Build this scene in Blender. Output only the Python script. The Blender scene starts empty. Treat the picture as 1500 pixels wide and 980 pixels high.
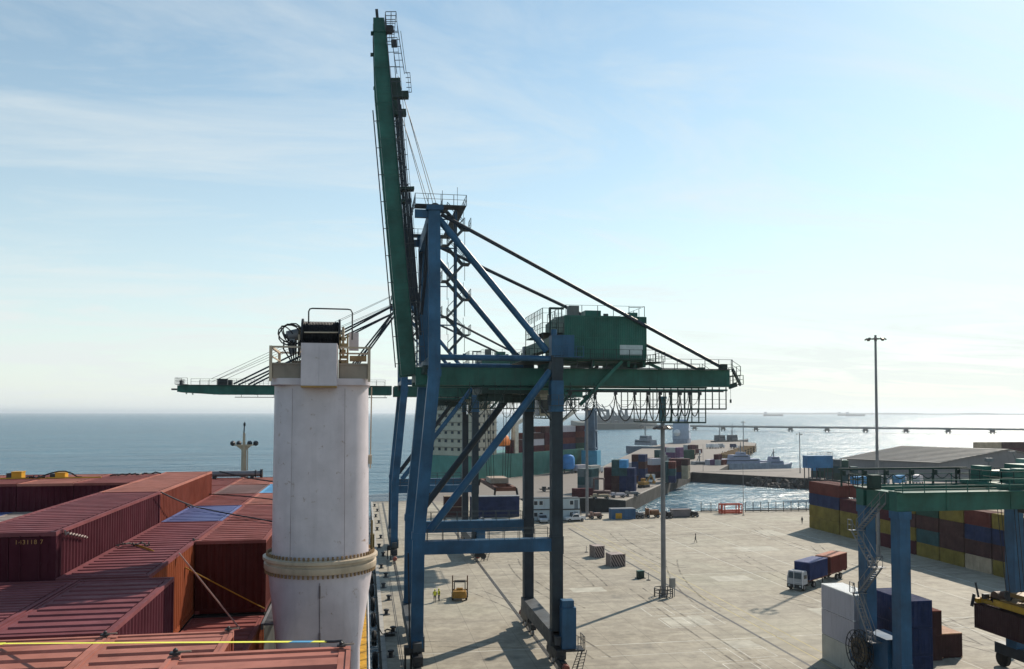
import bpy, math, random
from mathutils import Vector, Matrix, Quaternion, noise
from mathutils.geometry import tessellate_polygon
random.seed(7)
PI = math.pi
SC = bpy.context.scene
COL = SC.collection
R = math.radians

# ------------------------------------------------------------------ camera
F, CX, CY = 1240.0, 750.0, 560.0          # focal length and principal point in photo pixels (1500 x 980)
YAW, PITCH, ROLL, CAMH = R(9.88), math.atan(44.2/1240), R(0.05), 26.0
def cam_axes():
    cy, sy, cp, sp = math.cos(YAW), math.sin(YAW), math.cos(PITCH), math.sin(PITCH)
    f = Vector((sy*cp, cy*cp, sp)); r = Vector((cy, -sy, 0)); u = Vector((-sy*sp, -cy*sp, cp))
    c, s = math.cos(ROLL), math.sin(ROLL)
    return f, c*r+s*u, -s*r+c*u
CF, CR, CU = cam_axes()
def ray(px, py): return CF + (px-CX)/F*CR - (py-CY)/F*CU
def at_z(px, py, z=0.0):
    d = ray(px, py); t = (z-CAMH)/d.z
    return Vector((d.x*t, d.y*t, z))
def at_y(px, py, Y):
    d = ray(px, py); t = Y/d.y
    return Vector((d.x*t, Y, CAMH+d.z*t))
cd = bpy.data.cameras.new('camera'); cam = bpy.data.objects.new('camera', cd); COL.objects.link(cam)
M3 = Matrix((CR, CU, -CF)).transposed()
cam.matrix_world = Matrix.Translation((0, 0, CAMH)) @ M3.to_4x4()
cd.sensor_width = 36.0; cd.lens = F/1500*36; cd.shift_x = 0.0; cd.shift_y = (CY-490)/1500
cd.clip_start = 0.5; cd.clip_end = 60000
SC.camera = cam

# ------------------------------------------------------------------ light and sky
SUN_AZ, SUN_EL = R(48), R(36)
w = bpy.data.worlds.new('World'); SC.world = w; w.use_nodes = True
nt = w.node_tree; nt.nodes.clear()
def N(nt, t, **k):
    n = nt.nodes.new(t)
    for a, v in k.items(): setattr(n, a, v)
    return n
out = N(nt, 'ShaderNodeOutputWorld'); bg = N(nt, 'ShaderNodeBackground'); bg.inputs[1].default_value = 0.1
sky = N(nt, 'ShaderNodeTexSky'); sky.sky_type = 'NISHITA'; sky.sun_disc = False
sky.sun_elevation = SUN_EL; sky.sun_rotation = SUN_AZ; sky.air_density = 1.0; sky.dust_density = 0.25; sky.ozone_density = 2.0; sky.altitude = 0
# thin high cirrus: a procedural veil over the sky, laid out by direction
tc = N(nt, 'ShaderNodeTexCoord'); sep = N(nt, 'ShaderNodeSeparateXYZ'); nt.links.new(tc.outputs['Generated'], sep.inputs[0])
def mth(nt, op, a, b=None, c=None):
    m = N(nt, 'ShaderNodeMath', operation=op)
    for i, x in enumerate((a, b, c)):
        if x is None: continue
        if isinstance(x, (int, float)): m.inputs[i].default_value = x
        else: nt.links.new(x, m.inputs[i])
    return m.outputs[0]
zc = mth(nt, 'MAXIMUM', mth(nt, 'ADD', sep.outputs[2], 0.12), 0.05)
u = mth(nt, 'DIVIDE', sep.outputs[0], zc); v = mth(nt, 'DIVIDE', sep.outputs[1], zc)
cmb = N(nt, 'ShaderNodeCombineXYZ'); nt.links.new(u, cmb.inputs[0]); nt.links.new(v, cmb.inputs[1])
mp = N(nt, 'ShaderNodeMapping'); mp.inputs['Rotation'].default_value = (0, 0, R(-35)); mp.inputs['Scale'].default_value = (0.8, 1.9, 1)
nt.links.new(cmb.outputs[0], mp.inputs[0])
n1 = N(nt, 'ShaderNodeTexNoise'); n1.inputs['Scale'].default_value = 0.8; n1.inputs['Detail'].default_value = 9; n1.inputs['Roughness'].default_value = 0.66; n1.inputs['Distortion'].default_value = 1.5
nt.links.new(mp.outputs[0], n1.inputs['Vector'])
rp = N(nt, 'ShaderNodeValToRGB'); rp.color_ramp.elements[0].position = 0.44; rp.color_ramp.elements[1].position = 0.68
nt.links.new(n1.outputs[0], rp.inputs[0])
cl = mth(nt, 'MULTIPLY', rp.outputs[0], 0.36)
# milky veil that thickens towards the horizon (thin humid air seen edge-on)
veil = mth(nt, 'MULTIPLY', mth(nt, 'POWER', mth(nt, 'SUBTRACT', 1.0, mth(nt, 'MAXIMUM', sep.outputs[2], 0.0)), 4.0), 0.92)
# forward scattering: the veil is brighter on the sun's side of the sky, thin on the side away from it
hd_ = mth(nt, 'ADD', mth(nt, 'MULTIPLY', sep.outputs[0], math.sin(SUN_AZ)), mth(nt, 'MULTIPLY', sep.outputs[1], math.cos(SUN_AZ)))
side = mth(nt, 'ADD', 0.52, mth(nt, 'MULTIPLY', mth(nt, 'SMOOTH_MIN', mth(nt, 'ADD', mth(nt, 'MULTIPLY', hd_, 0.8), 0.62), 1.0, 0.3), 0.5))
fac = mth(nt, 'MINIMUM', mth(nt, 'MULTIPLY', mth(nt, 'ADD', cl, veil), side), 0.92)
mx = N(nt, 'ShaderNodeMix', data_type='RGBA'); nt.links.new(fac, mx.inputs['Factor'])
tint = N(nt, 'ShaderNodeMix', data_type='RGBA', blend_type='MULTIPLY'); tint.inputs[0].default_value = 1.0
nt.links.new(sky.outputs[0], tint.inputs[6]); tint.inputs[7].default_value = (1.32, 1.44, 1.25, 1)
nt.links.new(tint.outputs[2], mx.inputs[6]); mx.inputs[7].default_value = (7.5, 7.95, 7.9, 1)
nt.links.new(mx.outputs[2], bg.inputs[0]); nt.links.new(bg.outputs[0], out.inputs[0])
sl = bpy.data.lights.new('sun', 'SUN'); sl.energy = 5.0; sl.angle = R(0.6); sl.color = (1.0, 0.9, 0.76)
so = bpy.data.objects.new('sun', sl); COL.objects.link(so)
S = Vector((math.sin(SUN_AZ)*math.cos(SUN_EL), math.cos(SUN_AZ)*math.cos(SUN_EL), math.sin(SUN_EL)))
so.rotation_mode = 'QUATERNION'; so.rotation_quaternion = S.to_track_quat('Z', 'Y'); so.location = (0, 0, 120)
SC.view_settings.view_transform = 'Standard'; SC.view_settings.look = 'None'; SC.view_settings.exposure = 0.16
SC.view_settings.gamma = 1.0; SC.view_settings.use_curve_mapping = False
SC.render.engine = 'CYCLES'; SC.cycles.use_denoising = True; SC.cycles.max_bounces = 6; SC.cycles.volume_bounces = 0
SC.cycles.sample_clamp_indirect = 6.0; SC.cycles.caustics_reflective = False; SC.cycles.caustics_refractive = False

# ------------------------------------------------------------------ materials
MATS = {}
def newmat(name):
    m = bpy.data.materials.new(name); m.use_nodes = True; m.node_tree.nodes.clear()
    o = N(m.node_tree, 'ShaderNodeOutputMaterial'); b = N(m.node_tree, 'ShaderNodeBsdfPrincipled')
    m.node_tree.links.new(b.outputs[0], o.inputs[0])
    return m, m.node_tree, b
def coords(t, scale=(1, 1, 1), world=False):
    mp = N(t, 'ShaderNodeMapping'); mp.inputs['Scale'].default_value = scale
    if world:
        g = N(t, 'ShaderNodeNewGeometry'); t.links.new(g.outputs['Position'], mp.inputs[0])
    else:
        tc = N(t, 'ShaderNodeTexCoord'); oi = N(t, 'ShaderNodeObjectInfo')
        va = N(t, 'ShaderNodeVectorMath', operation='MULTIPLY_ADD')
        rr = mth(t, 'MULTIPLY', oi.outputs['Random'], 57.0)
        t.links.new(rr, va.inputs[0]); va.inputs[1].default_value = (1, 1.7, 0.6)
        t.links.new(tc.outputs['Object'], va.inputs[2]); t.links.new(va.outputs[0], mp.inputs[0])
    return mp.outputs[0]
def nz(t, vec, scale, detail=4, rough=0.55, dist=0.0):
    n = N(t, 'ShaderNodeTexNoise'); n.inputs['Scale'].default_value = scale; n.inputs['Detail'].default_value = detail
    n.inputs['Roughness'].default_value = rough; n.inputs['Distortion'].default_value = dist
    t.links.new(vec, n.inputs['Vector']); return n.outputs[0]
def ramp(t, fac, a, b, ca=(0, 0, 0, 1), cb=(1, 1, 1, 1)):
    r = N(t, 'ShaderNodeValToRGB'); e = r.color_ramp.elements
    e[0].position = a; e[1].position = b; e[0].color = ca; e[1].color = cb
    t.links.new(fac, r.inputs[0]); return r.outputs[0]
def mix(t, fac, a, b, bt='MIX'):
    m = N(t, 'ShaderNodeMix', data_type='RGBA', blend_type=bt)
    if isinstance(fac, (int, float)): m.inputs[0].default_value = fac
    else: t.links.new(fac, m.inputs[0])
    for i, x in ((6, a), (7, b)):
        if isinstance(x, tuple): m.inputs[i].default_value = x if len(x) == 4 else x+(1,)
        else: t.links.new(x, m.inputs[i])
    return m.outputs[2]
def bump(t, b, h, strength=0.2, dist=0.02):
    n = N(t, 'ShaderNodeBump'); n.inputs['Strength'].default_value = strength; n.inputs['Distance'].default_value = dist
    t.links.new(h, n.inputs['Height']); t.links.new(n.outputs[0], b.inputs['Normal'])
def paint(name, col, rough=0.5, var=0.22, rust=0.0, scale=0.6, metal=0.0, rustcol=(0.16, 0.06, 0.025), streak=True, fade=0.12, world=False, spec=0.3, sk=0.55):
    if name in MATS: return MATS[name]
    m, t, b = newmat(name)
    vec = coords(t, world=world)
    a = nz(t, vec, scale, 5, 0.6)
    lo = tuple(c*(1-var) for c in col); hi = tuple(min(1, c*(1+var)+fade*0.06) for c in col)
    c = mix(t, ramp(t, a, 0.32, 0.68), lo, hi)
    if streak:
        vs = coords(t, (2.2, 2.2, 0.18), world=world)
        s = nz(t, vs, 1.3, 4, 0.65)
        c = mix(t, mth(t, 'MULTIPLY', ramp(t, s, 0.52, 0.8), sk), c, tuple(x*0.45+0.006 for x in col))
    if rust > 0:
        r1 = nz(t, vec, scale*2.3, 7, 0.7, 0.4)
        c = mix(t, ramp(t, r1, 0.74-rust*0.3, 0.80-rust*0.24), c, rustcol)
    t.links.new(c, b.inputs['Base Color'])
    rr = nz(t, vec, scale*3, 3)
    t.links.new(ramp(t, rr, 0.3, 0.7, (rough*0.85,)*3+(1,), (min(1, rough*1.2),)*3+(1,)), b.inputs['Roughness'])
    b.inputs['Metallic'].default_value = metal; b.inputs['Specular IOR Level'].default_value = spec
    bump(t, b, nz(t, vec, scale*7, 4), 0.12, 0.01)
    MATS[name] = m; return m
def flat(name, col, rough=0.6, metal=0.0, var=0.12):
    return paint(name, col, rough, var, 0.0, 1.5, metal, streak=False)

crane_blue = paint('crane_blue', (0.014, 0.078, 0.16), 0.45, 0.34, 0.24, 0.35, rustcol=(0.05, 0.05, 0.055))
crane_dark = paint('crane_dark', (0.012, 0.022, 0.036), 0.5, 0.25, 0.2, 0.4)
crane_green = paint('crane_green', (0.011, 0.1, 0.076), 0.45, 0.32, 0.22, 0.35, rustcol=(0.035, 0.05, 0.045))
green_dark = paint('green_dark', (0.008, 0.032, 0.026), 0.5, 0.25, 0.12, 0.5)
rope_m = flat('wire_rope', (0.018, 0.018, 0.02), 0.55, 0.4)
steel_dark = flat('dark_steel', (0.03, 0.031, 0.035), 0.5, 0.3)
steel_grey = paint('grey_steel', (0.19, 0.19, 0.2), 0.45, 0.15, 0.05, 0.7, 0.3)
rail_grey = flat('railing_steel', (0.05, 0.062, 0.07), 0.5, 0.3)
concrete_l = paint('light_concrete', (0.34, 0.32, 0.29), 0.85, 0.2, 0.0, 0.8)
rubber = flat('rubber', (0.012, 0.012, 0.013), 0.8)
pale_panel = flat('pale_panel', (0.45, 0.5, 0.5), 0.5)
white_m = paint('white_paint', (0.66, 0.65, 0.66), 0.45, 0.06, 0.02, 0.5)
cream_m = paint('cream_paint', (0.5, 0.44, 0.34), 0.5, 0.12, 0.12, 0.9)
ship_white = paint('ship_white', (0.54, 0.485, 0.51), 0.42, 0.09, 0.42, 1.5, rustcol=(0.3, 0.215, 0.17), fade=0, sk=0.22)
ship_cream = paint('ship_cream', (0.46, 0.37, 0.27), 0.5, 0.16, 0.2, 0.8, rustcol=(0.22, 0.1, 0.03))
yellow_m = paint('yellow_paint', (0.5, 0.26, 0.015), 0.45, 0.2, 0.12, 0.8)
orange_m = flat('orange_paint', (0.62, 0.16, 0.015), 0.5)
strap_y = flat('yellow_webbing', (0.85, 0.82, 0.1), 0.6, 0, 0.05)
strap_w = flat('white_webbing', (0.55, 0.45, 0.42), 0.6)
strap_o = flat('ochre_webbing', (0.45, 0.27, 0.03), 0.6)
black_m = flat('black_rubber_hose', (0.01, 0.01, 0.011), 0.45)
red_m = paint('red_steel', (0.5, 0.06, 0.02), 0.5, 0.2, 0.1)
glass_m = flat('dark_glass', (0.02, 0.03, 0.04), 0.08, 0.0, 0.05)
hivis = flat('hi_vis', (0.75, 0.72, 0.05), 0.7)
skin_m = flat('skin', (0.12, 0.06, 0.04), 0.6)
cloth_d = flat('dark_cloth', (0.02, 0.022, 0.03), 0.9)
wood_m = paint('grey_wood', (0.2, 0.17, 0.14), 0.85, 0.25)

# ------------------------------------------------------------------ mesh helper
class MB:
    def __init__(s): s.v = []; s.f = []; s.mi = []
    def add(s, vs, fs, mi=0):
        o = len(s.v); s.v += [tuple(p) for p in vs]
        for f in fs: s.f.append(tuple(i+o for i in f)); s.mi.append(mi)
        return s
    def box(s, c, d, mi=0, rot=None):
        hx, hy, hz = d[0]/2, d[1]/2, d[2]/2
        vs = [Vector((x*hx, y*hy, z*hz)) for x in (-1, 1) for y in (-1, 1) for z in (-1, 1)]
        if rot is not None: vs = [rot @ p for p in vs]
        vs = [p+Vector(c) for p in vs]
        return s.add(vs, [(0, 1, 3, 2), (4, 6, 7, 5), (0, 4, 5, 1), (2, 3, 7, 6), (0, 2, 6, 4), (1, 5, 7, 3)], mi)
    def b2(s, a, b, mi=0):
        return s.box(((a[0]+b[0])/2, (a[1]+b[1])/2, (a[2]+b[2])/2), (abs(a[0]-b[0]), abs(a[1]-b[1]), abs(a[2]-b[2])), mi)
    def beam(s, p, q, wd, h, mi=0, up=(0, 0, 1), w2=None, h2=None):
        p = Vector(p); q = Vector(q); d = (q-p)
        if d.length < 1e-6: return s
        d.normalize(); up = Vector(up)
        if abs(d.dot(up)) > 0.98: up = Vector((0, 1, 0))
        sd = d.cross(up).normalized(); un = sd.cross(d).normalized()
        w2 = w2 or wd; h2 = h2 or h; vs = []
        for c, a, b in ((p, wd, h), (q, w2, h2)):
            vs += [c+sd*x*a/2+un*y*b/2 for x, y in ((-1, -1), (1, -1), (1, 1), (-1, 1))]
        return s.add(vs, [(3, 2, 1, 0), (4, 5, 6, 7), (0, 1, 5, 4), (1, 2, 6, 5), (2, 3, 7, 6), (3, 0, 4, 7)], mi)
    def tube(s, p, q, r, r2=None, n=8, mi=0, caps=True):
        p = Vector(p); q = Vector(q); d = q-p
        if d.length < 1e-6: return s
        d.normalize(); up = Vector((0, 0, 1)) if abs(d.z) < 0.95 else Vector((0, 1, 0))
        a = d.cross(up).normalized(); b = a.cross(d); r2 = r if r2 is None else r2; vs = []
        for c, rr in ((p, r), (q, r2)):
            vs += [c+(a*math.cos(2*PI*i/n)+b*math.sin(2*PI*i/n))*rr for i in range(n)]
        fs = [(i, (i+1) % n, n+(i+1) % n, n+i) for i in range(n)]
        if caps: fs += [tuple(range(n-1, -1, -1)), tuple(range(n, 2*n))]
        return s.add(vs, fs, mi)
    def path(s, pts, r, n=6, mi=0):
        pts = [Vector(p) for p in pts]; rings = []; a = None
        for i, p in enumerate(pts):
            d = (pts[min(i+1, len(pts)-1)]-pts[max(i-1, 0)]).normalized()
            if a is None:
                up = Vector((0, 0, 1)) if abs(d.z) < 0.95 else Vector((0, 1, 0)); a = d.cross(up).normalized()
            a = (a-d*a.dot(d)).normalized(); b = a.cross(d)
            rings.append([p+(a*math.cos(2*PI*k/n)+b*math.sin(2*PI*k/n))*r for k in range(n)])
        vs = [x for g in rings for x in g]; fs = []
        for i in range(len(pts)-1):
            fs += [(i*n+k, i*n+(k+1) % n, (i+1)*n+(k+1) % n, (i+1)*n+k) for k in range(n)]
        fs += [tuple(range(n-1, -1, -1)), tuple(range((len(pts)-1)*n, len(pts)*n))]
        return s.add(vs, fs, mi)
    def strip(s, pts, wd, th, side, mi=0):
        for a, b in zip(pts[:-1], pts[1:]): s.beam(a, b, wd, th, mi, up=side)
        return s
    def lathe(s, prof, c=(0, 0, 0), n=32, mi=0, axis='z', ang=None):
        vs = []; k = len(prof)
        for i in range(n):
            a = 2*PI*i/n
            for r, h in prof:
                x, y = r*math.cos(a), r*math.sin(a)
                p = (x, y, h) if axis == 'z' else ((h, x, y) if axis == 'x' else (x, h, y))
                vs.append((p[0]+c[0], p[1]+c[1], p[2]+c[2]))
        fs = [(i*k+j, ((i+1) % n)*k+j, ((i+1) % n)*k+j+1, i*k+j+1) for i in range(n) for j in range(k-1)]
        if axis == 'y': fs = [tuple(reversed(f)) for f in fs]
        return s.add(vs, fs, mi)
    def prism(s, poly, z0, z1, mi=0):
        n = len(poly); vs = [(x, y, z0) for x, y in poly]+[(x, y, z1) for x, y in poly]
        return s.add(vs, [tuple(range(n-1, -1, -1)), tuple(range(n, 2*n))]+[(i, (i+1) % n, n+(i+1) % n, n+i) for i in range(n)], mi)
    def railing(s, pts, h=1.05, step=1.6, r=0.025, mi=0, mid=True, post=0.03):
        pts = [Vector(p) for p in pts]
        for a, b in zip(pts[:-1], pts[1:]):
            L = (b-a).length; k = max(1, round(L/step))
            for i in range(k+1):
                p = a.lerp(b, i/k); s.beam(p, p+Vector((0, 0, h)), post*2, post*2, mi)
            s.beam(a+Vector((0, 0, h)), b+Vector((0, 0, h)), r*2, r*2, mi)
            if mid: s.beam(a+Vector((0, 0, h*0.52)), b+Vector((0, 0, h*0.52)), r*1.6, r*1.6, mi)
        return s
    def ladder(s, p, q, wd=0.45, side=(0, 1, 0), step=0.32, r=0.025, mi=0):
        p = Vector(p); q = Vector(q); sd = Vector(side).normalized()*wd/2
        s.beam(p-sd, q-sd, r*2, r*2, mi); s.beam(p+sd, q+sd, r*2, r*2, mi)
        k = int((q-p).length/step)
        for i in range(1, k): c = p.lerp(q, i/k); s.beam(c-sd, c+sd, r*1.6, r*1.6, mi)
        return s
    def mesh(s, name, mats, smooth=True):
        me = bpy.data.meshes.new(name); me.from_pydata(s.v, [], s.f); me.update()
        for m in (mats if isinstance(mats, (list, tuple)) else [mats]): me.materials.append(m)
        if any(s.mi): me.polygons.foreach_set('material_index', s.mi)
        if smooth:
            me.polygons.foreach_set('use_smooth', [True]*len(me.polygons)); me.set_sharp_from_angle(angle=R(34))
        return me
    def build(s, name, mats, parent=None, loc=None, rotz=0, smooth=True):
        return link(name, s.mesh(name, mats, smooth), parent, loc, rotz)
def link(name, me, parent=None, loc=None, rotz=0):
    o = bpy.data.objects.new(name, me); COL.objects.link(o)
    if parent is not None: o.parent = parent
    if loc is not None: o.location = loc
    if rotz: o.rotation_euler = (0, 0, rotz)
    return o
def tag(o, label=None, cat=None, group=None, kind=None):
    for k, v in (('label', label), ('category', cat), ('group', group), ('kind', kind)):
        if v: o[k] = v
    return o
def thing(name, label, cat, loc=(0, 0, 0), rotz=0, group=None):
    return tag(link(name, None, None, loc, rotz), label, cat, group)
def clone(root, loc, rotz=None, label=None, group=None):
    r = root.copy(); COL.objects.link(r); r.location = loc
    if rotz is not None: r.rotation_euler = (0, 0, rotz)
    if label: r['label'] = label
    if group: r['group'] = group
    def kids(a, b):
        for ch in list(a.children):
            c = ch.copy(); COL.objects.link(c); c.parent = b; kids(ch, c)
    kids(root, r)
    return r

# ------------------------------------------------------------------ setting: sea, quay, far land
ZW = -4.0
def mat_sea():
    m, t, b = newmat('sea_water')
    v = coords(t, (1, 1, 1), world=True)
    big = nz(t, coords(t, (0.004, 0.011, 1), world=True), 1.0, 5, 0.6)
    med = nz(t, coords(t, (0.02, 0.06, 1), world=True), 1.0, 6, 0.7)
    c = mix(t, ramp(t, big, 0.35, 0.7), (0.016, 0.085, 0.135), (0.028, 0.125, 0.18))
    c = mix(t, mth(t, 'MULTIPLY', ramp(t, med, 0.42, 0.62), 0.6), c, (0.006, 0.04, 0.07))
    t.links.new(c, b.inputs['Base Color'])
    b.inputs['Roughness'].default_value = 0.27; b.inputs['IOR'].default_value = 1.33
    vw = N(t, 'ShaderNodeMapping'); vw.inputs['Rotation'].default_value = (0, 0, R(22)); vw.inputs['Scale'].default_value = (0.5, 1.25, 1); t.links.new(v, vw.inputs[0])
    w1 = nz(t, vw.outputs[0], 0.09, 4, 0.55, 0.3); w2 = nz(t, vw.outputs[0], 0.5, 5, 0.6, 0.4)
    w0 = nz(t, vw.outputs[0], 0.022, 3, 0.5, 0.3)
    h = mth(t, 'ADD', mth(t, 'ADD', mth(t, 'MULTIPLY', w1, 5.5), mth(t, 'MULTIPLY', w2, 1.2)), mth(t, 'MULTIPLY', w0, 9.0))
    bump(t, b, h, 0.75, 1.0)
    return m
sea = MB().add([(-40000, -400, ZW), (40000, -400, ZW), (40000, 40000, ZW), (-40000, 40000, ZW)], [(0, 1, 2, 3)])
tag(sea.build('sea', mat_sea()), kind='structure')

def mat_ground():
    m, t, b = newmat('quay_concrete')
    v = coords(t, world=True)
    a = nz(t, v, 0.05, 6, 0.62, 0.3); f = nz(t, v, 0.6, 6, 0.7); s = nz(t, coords(t, (0.035, 0.5, 1), world=True), 1.0, 5, 0.65)
    c = mix(t, ramp(t, a, 0.3, 0.72), (0.22, 0.19, 0.145), (0.37, 0.335, 0.27))
    c = mix(t, mth(t, 'MULTIPLY', ramp(t, f, 0.4, 0.62), 0.6), c, (0.47, 0.42, 0.325))
    q2 = nz(t, v, 0.22, 9, 0.78, 0.5)
    c = mix(t, mth(t, 'MULTIPLY', ramp(t, q2, 0.5, 0.6), 0.4), c, (0.19, 0.16, 0.12))
    # long worn traffic streaks, oil stains
    c = mix(t, mth(t, 'MULTIPLY', ramp(t, s, 0.48, 0.7), 0.45), c, (0.15, 0.13, 0.11))
    o = nz(t, v, 0.16, 5, 0.6, 0.8)
    c = mix(t, mth(t, 'MULTIPLY', ramp(t, o, 0.6, 0.72), 0.55), c, (0.11, 0.1, 0.09))
    g = nz(t, v, 0.025, 3, 0.5)
    c = mix(t, mth(t, 'MULTIPLY', ramp(t, g, 0.55, 0.7), 0.2), c, (0.27, 0.3, 0.2))
    # slab joints
    sp = N(t, 'ShaderNodeSeparateXYZ'); t.links.new(v, sp.inputs[0])
    jo = None
    for ax, per in ((0, 5.0), (1, 5.5)):
        fr = mth(t, 'FRACT', mth(t, 'DIVIDE', sp.outputs[ax], per))
        d = mth(t, 'LESS_THAN', mth(t, 'ABSOLUTE', mth(t, 'SUBTRACT', fr, 0.5)), 0.008)
        jo = d if jo is None else mth(t, 'MAXIMUM', jo, d)
    c = mix(t, mth(t, 'MULTIPLY', jo, 0.45), c, (0.1, 0.09, 0.08))
    # per-slab tone
    fl = []
    for ax, per in ((0, 5.0), (1, 5.5)): fl.append(mth(t, 'FLOOR', mth(t, 'ADD', mth(t, 'DIVIDE', sp.outputs[ax], per), 0.5)))
    cv = N(t, 'ShaderNodeCombineXYZ'); t.links.new(fl[0], cv.inputs[0]); t.links.new(fl[1], cv.inputs[1])
    wn = N(t, 'ShaderNodeTexWhiteNoise'); t.links.new(cv.outputs[0], wn.inputs[0])
    c = mix(t, mth(t, 'MULTIPLY', wn.outputs[0], 0.16), c, (0.2, 0.185, 0.16))
    # the second pier is paved in older, greyer concrete
    py_ = N(t, 'ShaderNodeMapRange'); py_.inputs[1].default_value = 244; py_.inputs[2].default_value = 252; t.links.new(sp.outputs[1], py_.inputs[0])
    c = mix(t, mth(t, 'MULTIPLY', py_.outputs[0], 0.8), c, (0.15, 0.13, 0.12))
    t.links.new(c, b.inputs['Base Color']); b.inputs['Roughness'].default_value = 0.8; b.inputs['Specular IOR Level'].default_value = 0.3
    bump(t, b, f, 0.25, 0.02)
    return m
outer = [(1.95, -80), (520, -80), (520, 420), (290, 400), (196, 368), (158, 362), (176, 393), (232, 492), (290, 600), (331, 680), (340, 740), (318, 775), (262, 700), (208, 612), (150, 480), (112, 393), (99, 374), (60, 341), (25, 300), (14, 252), (1.95, 250)]
hole = [(46, 212.5), (171, 212.5), (179, 300), (173, 312), (141, 352), (106, 293), (76, 241), (69, 250), (46, 252)]
gb = MB(); tri = tessellate_polygon([[Vector((x, y, 0)) for x, y in outer], [Vector((x, y, 0)) for x, y in hole]])
pts = outer+hole
def ccw(t3):
    a, b, c = (pts[i] for i in t3); return t3 if (b[0]-a[0])*(c[1]-a[1])-(b[1]-a[1])*(c[0]-a[0]) > 0 else (t3[0], t3[2], t3[1])
gb.add([(x, y, 0) for x, y in pts], [ccw(tuple(t3)) for t3 in tri])
tag(gb.build('quay_ground', mat_ground(), smooth=False), kind='structure')
qface = paint('quay_face', (0.03, 0.028, 0.026), 0.85, 0.35, 0.0, 0.2, world=True)
wl = MB()
def skirt(poly, closed=True):
    n = len(poly)
    for i in range(n):
        a, b = poly[i], poly[(i+1) % n]
        k = max(1, int(math.hypot(b[0]-a[0], b[1]-a[1])/6))
        for j in range(k):
            p = (a[0]+(b[0]-a[0])*j/k, a[1]+(b[1]-a[1])*j/k); q = (a[0]+(b[0]-a[0])*(j+1)/k, a[1]+(b[1]-a[1])*(j+1)/k)
            wl.add([(p[0], p[1], -7), (q[0], q[1], -7), (q[0], q[1], -0.002), (p[0], p[1], -0.002)], [(0, 1, 2, 3)])
skirt(outer); skirt(hole[::-1])
tag(wl.build('quay_wall_face', qface, smooth=False), kind='structure')
# coping kerbs round the water
kb = MB()
def kerb(pl, wd=0.5, h=0.14):
    for a, b in zip(pl[:-1], pl[1:]): kb.beam((a[0], a[1], h/2), (b[0], b[1], h/2), wd, h)
kerb([(2.25, -40), (2.25, 249.6), (13.8, 251.6), (25.3, 299.5)]); kerb([(46, 212.0), (171, 212.0)]); kerb([(46, 252.4), (69.2, 250.4), (76.2, 241.6)][::1])
kerb([(75.6, 241.3), (105.6, 293.3), (140.8, 352.3), (152, 352.6), (188, 352.2)])
tag(kb.build('quay_kerb', concrete_l, smooth=False), kind='structure')
# rails, cable slot and painted lines: thin sheets over the concrete
def sheet(mb, p, q, wd, z=0.004, mi=0):
    p = Vector((p[0], p[1], z)); q = Vector((q[0], q[1], z)); d = (q-p).normalized(); s = Vector((-d.y, d.x, 0))*wd/2
    mb.add([p-s, q-s, q+s, p+s], [(0, 1, 2, 3)], mi)
sl_m = flat('slot_dark_steel', (0.035, 0.03, 0.028), 0.5, 0.4); wl_m = paint('worn_line_paint', (0.5, 0.48, 0.42), 0.8, 0.35, 0, 0.5, streak=False, world=True); yl_m = paint('worn_yellow_line', (0.42, 0.35, 0.17), 0.8, 0.3, 0, 0.4, streak=False, world=True)  # plain dark steel for rails and cable slot
rm = MB()
for x in (5.3, 19.6):
    for dx in (-0.16, 0.16): sheet(rm, (x+dx, -40), (x+dx, 248), 0.16, 0.004)
    rm.b2((x-0.035, -40, 0.006), (x+0.035, 248, 0.03))
for x in (3.95, 4.15): sheet(rm, (x, -40), (x, 248), 0.09, 0.004)
sheet(rm, (45.3, 0), (45.3, 186), 0.36, 0.004)
tag(rm.build('crane_rails', sl_m, smooth=False), kind='structure')
lm = MB()
sheet(lm, (2, 92.3), (130, 93.0), 0.16); sheet(lm, (47.3, -10), (47.3, 200), 0.15, 0.004, 1); sheet(lm, (49.1, -10), (49.1, 200), 0.15, 0.004, 1); sheet(lm, (55, 96.6), (150, 99.5), 0.2); sheet(lm, (25, 88.1), (44, 88.3), 0.12)
for k, y in enumerate((104.5, 98.5, 84.5, 79, 73)):
    for j, x in enumerate((36.4, 40.6)):
        x0, y0 = x+(k % 2)*0.3, y+(j*0.7)
        for a, b in (((0, 0), (3.1, 0)), ((3.1, 0), (3.1, 4.6)), ((3.1, 4.6), (0, 4.6)), ((0, 4.6), (0, 0))):
            sheet(lm, (x0+a[0], y0+a[1]), (x0+b[0], y0+b[1]), 0.12, 0.004+0.001*j)
for x in (62, 72, 83, 92): sheet(lm, (x, 60), (x, 205), 0.15)
for y in (130, 150, 170): sheet(lm, (50.5, y), (90, y+1), 0.13, 0.008)
tag(lm.build('road_markings', [wl_m, yl_m], smooth=False), kind='structure')
# lighter patched slabs near the lamp mast
pm = MB()
for x, y, a, b in ((37, 99, 5.5, 4.5), (40, 88.8, 3.6, 3), (54, 124, 6, 4), (70, 150, 8, 5), (30, 120, 5, 3), (84, 168, 5, 8), (58, 100, 4, 5)):
    pm.add([(x, y, 0.002), (x+a, y, 0.002), (x+a, y+b, 0.002), (x, y+b, 0.002)], [(0, 1, 2, 3)])
tag(pm.build('ground_patches', paint('patch_concrete', (0.4, 0.375, 0.31), 0.85, 0.2, 0, 0.5, streak=False, world=True), smooth=False), kind='structure')
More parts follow.
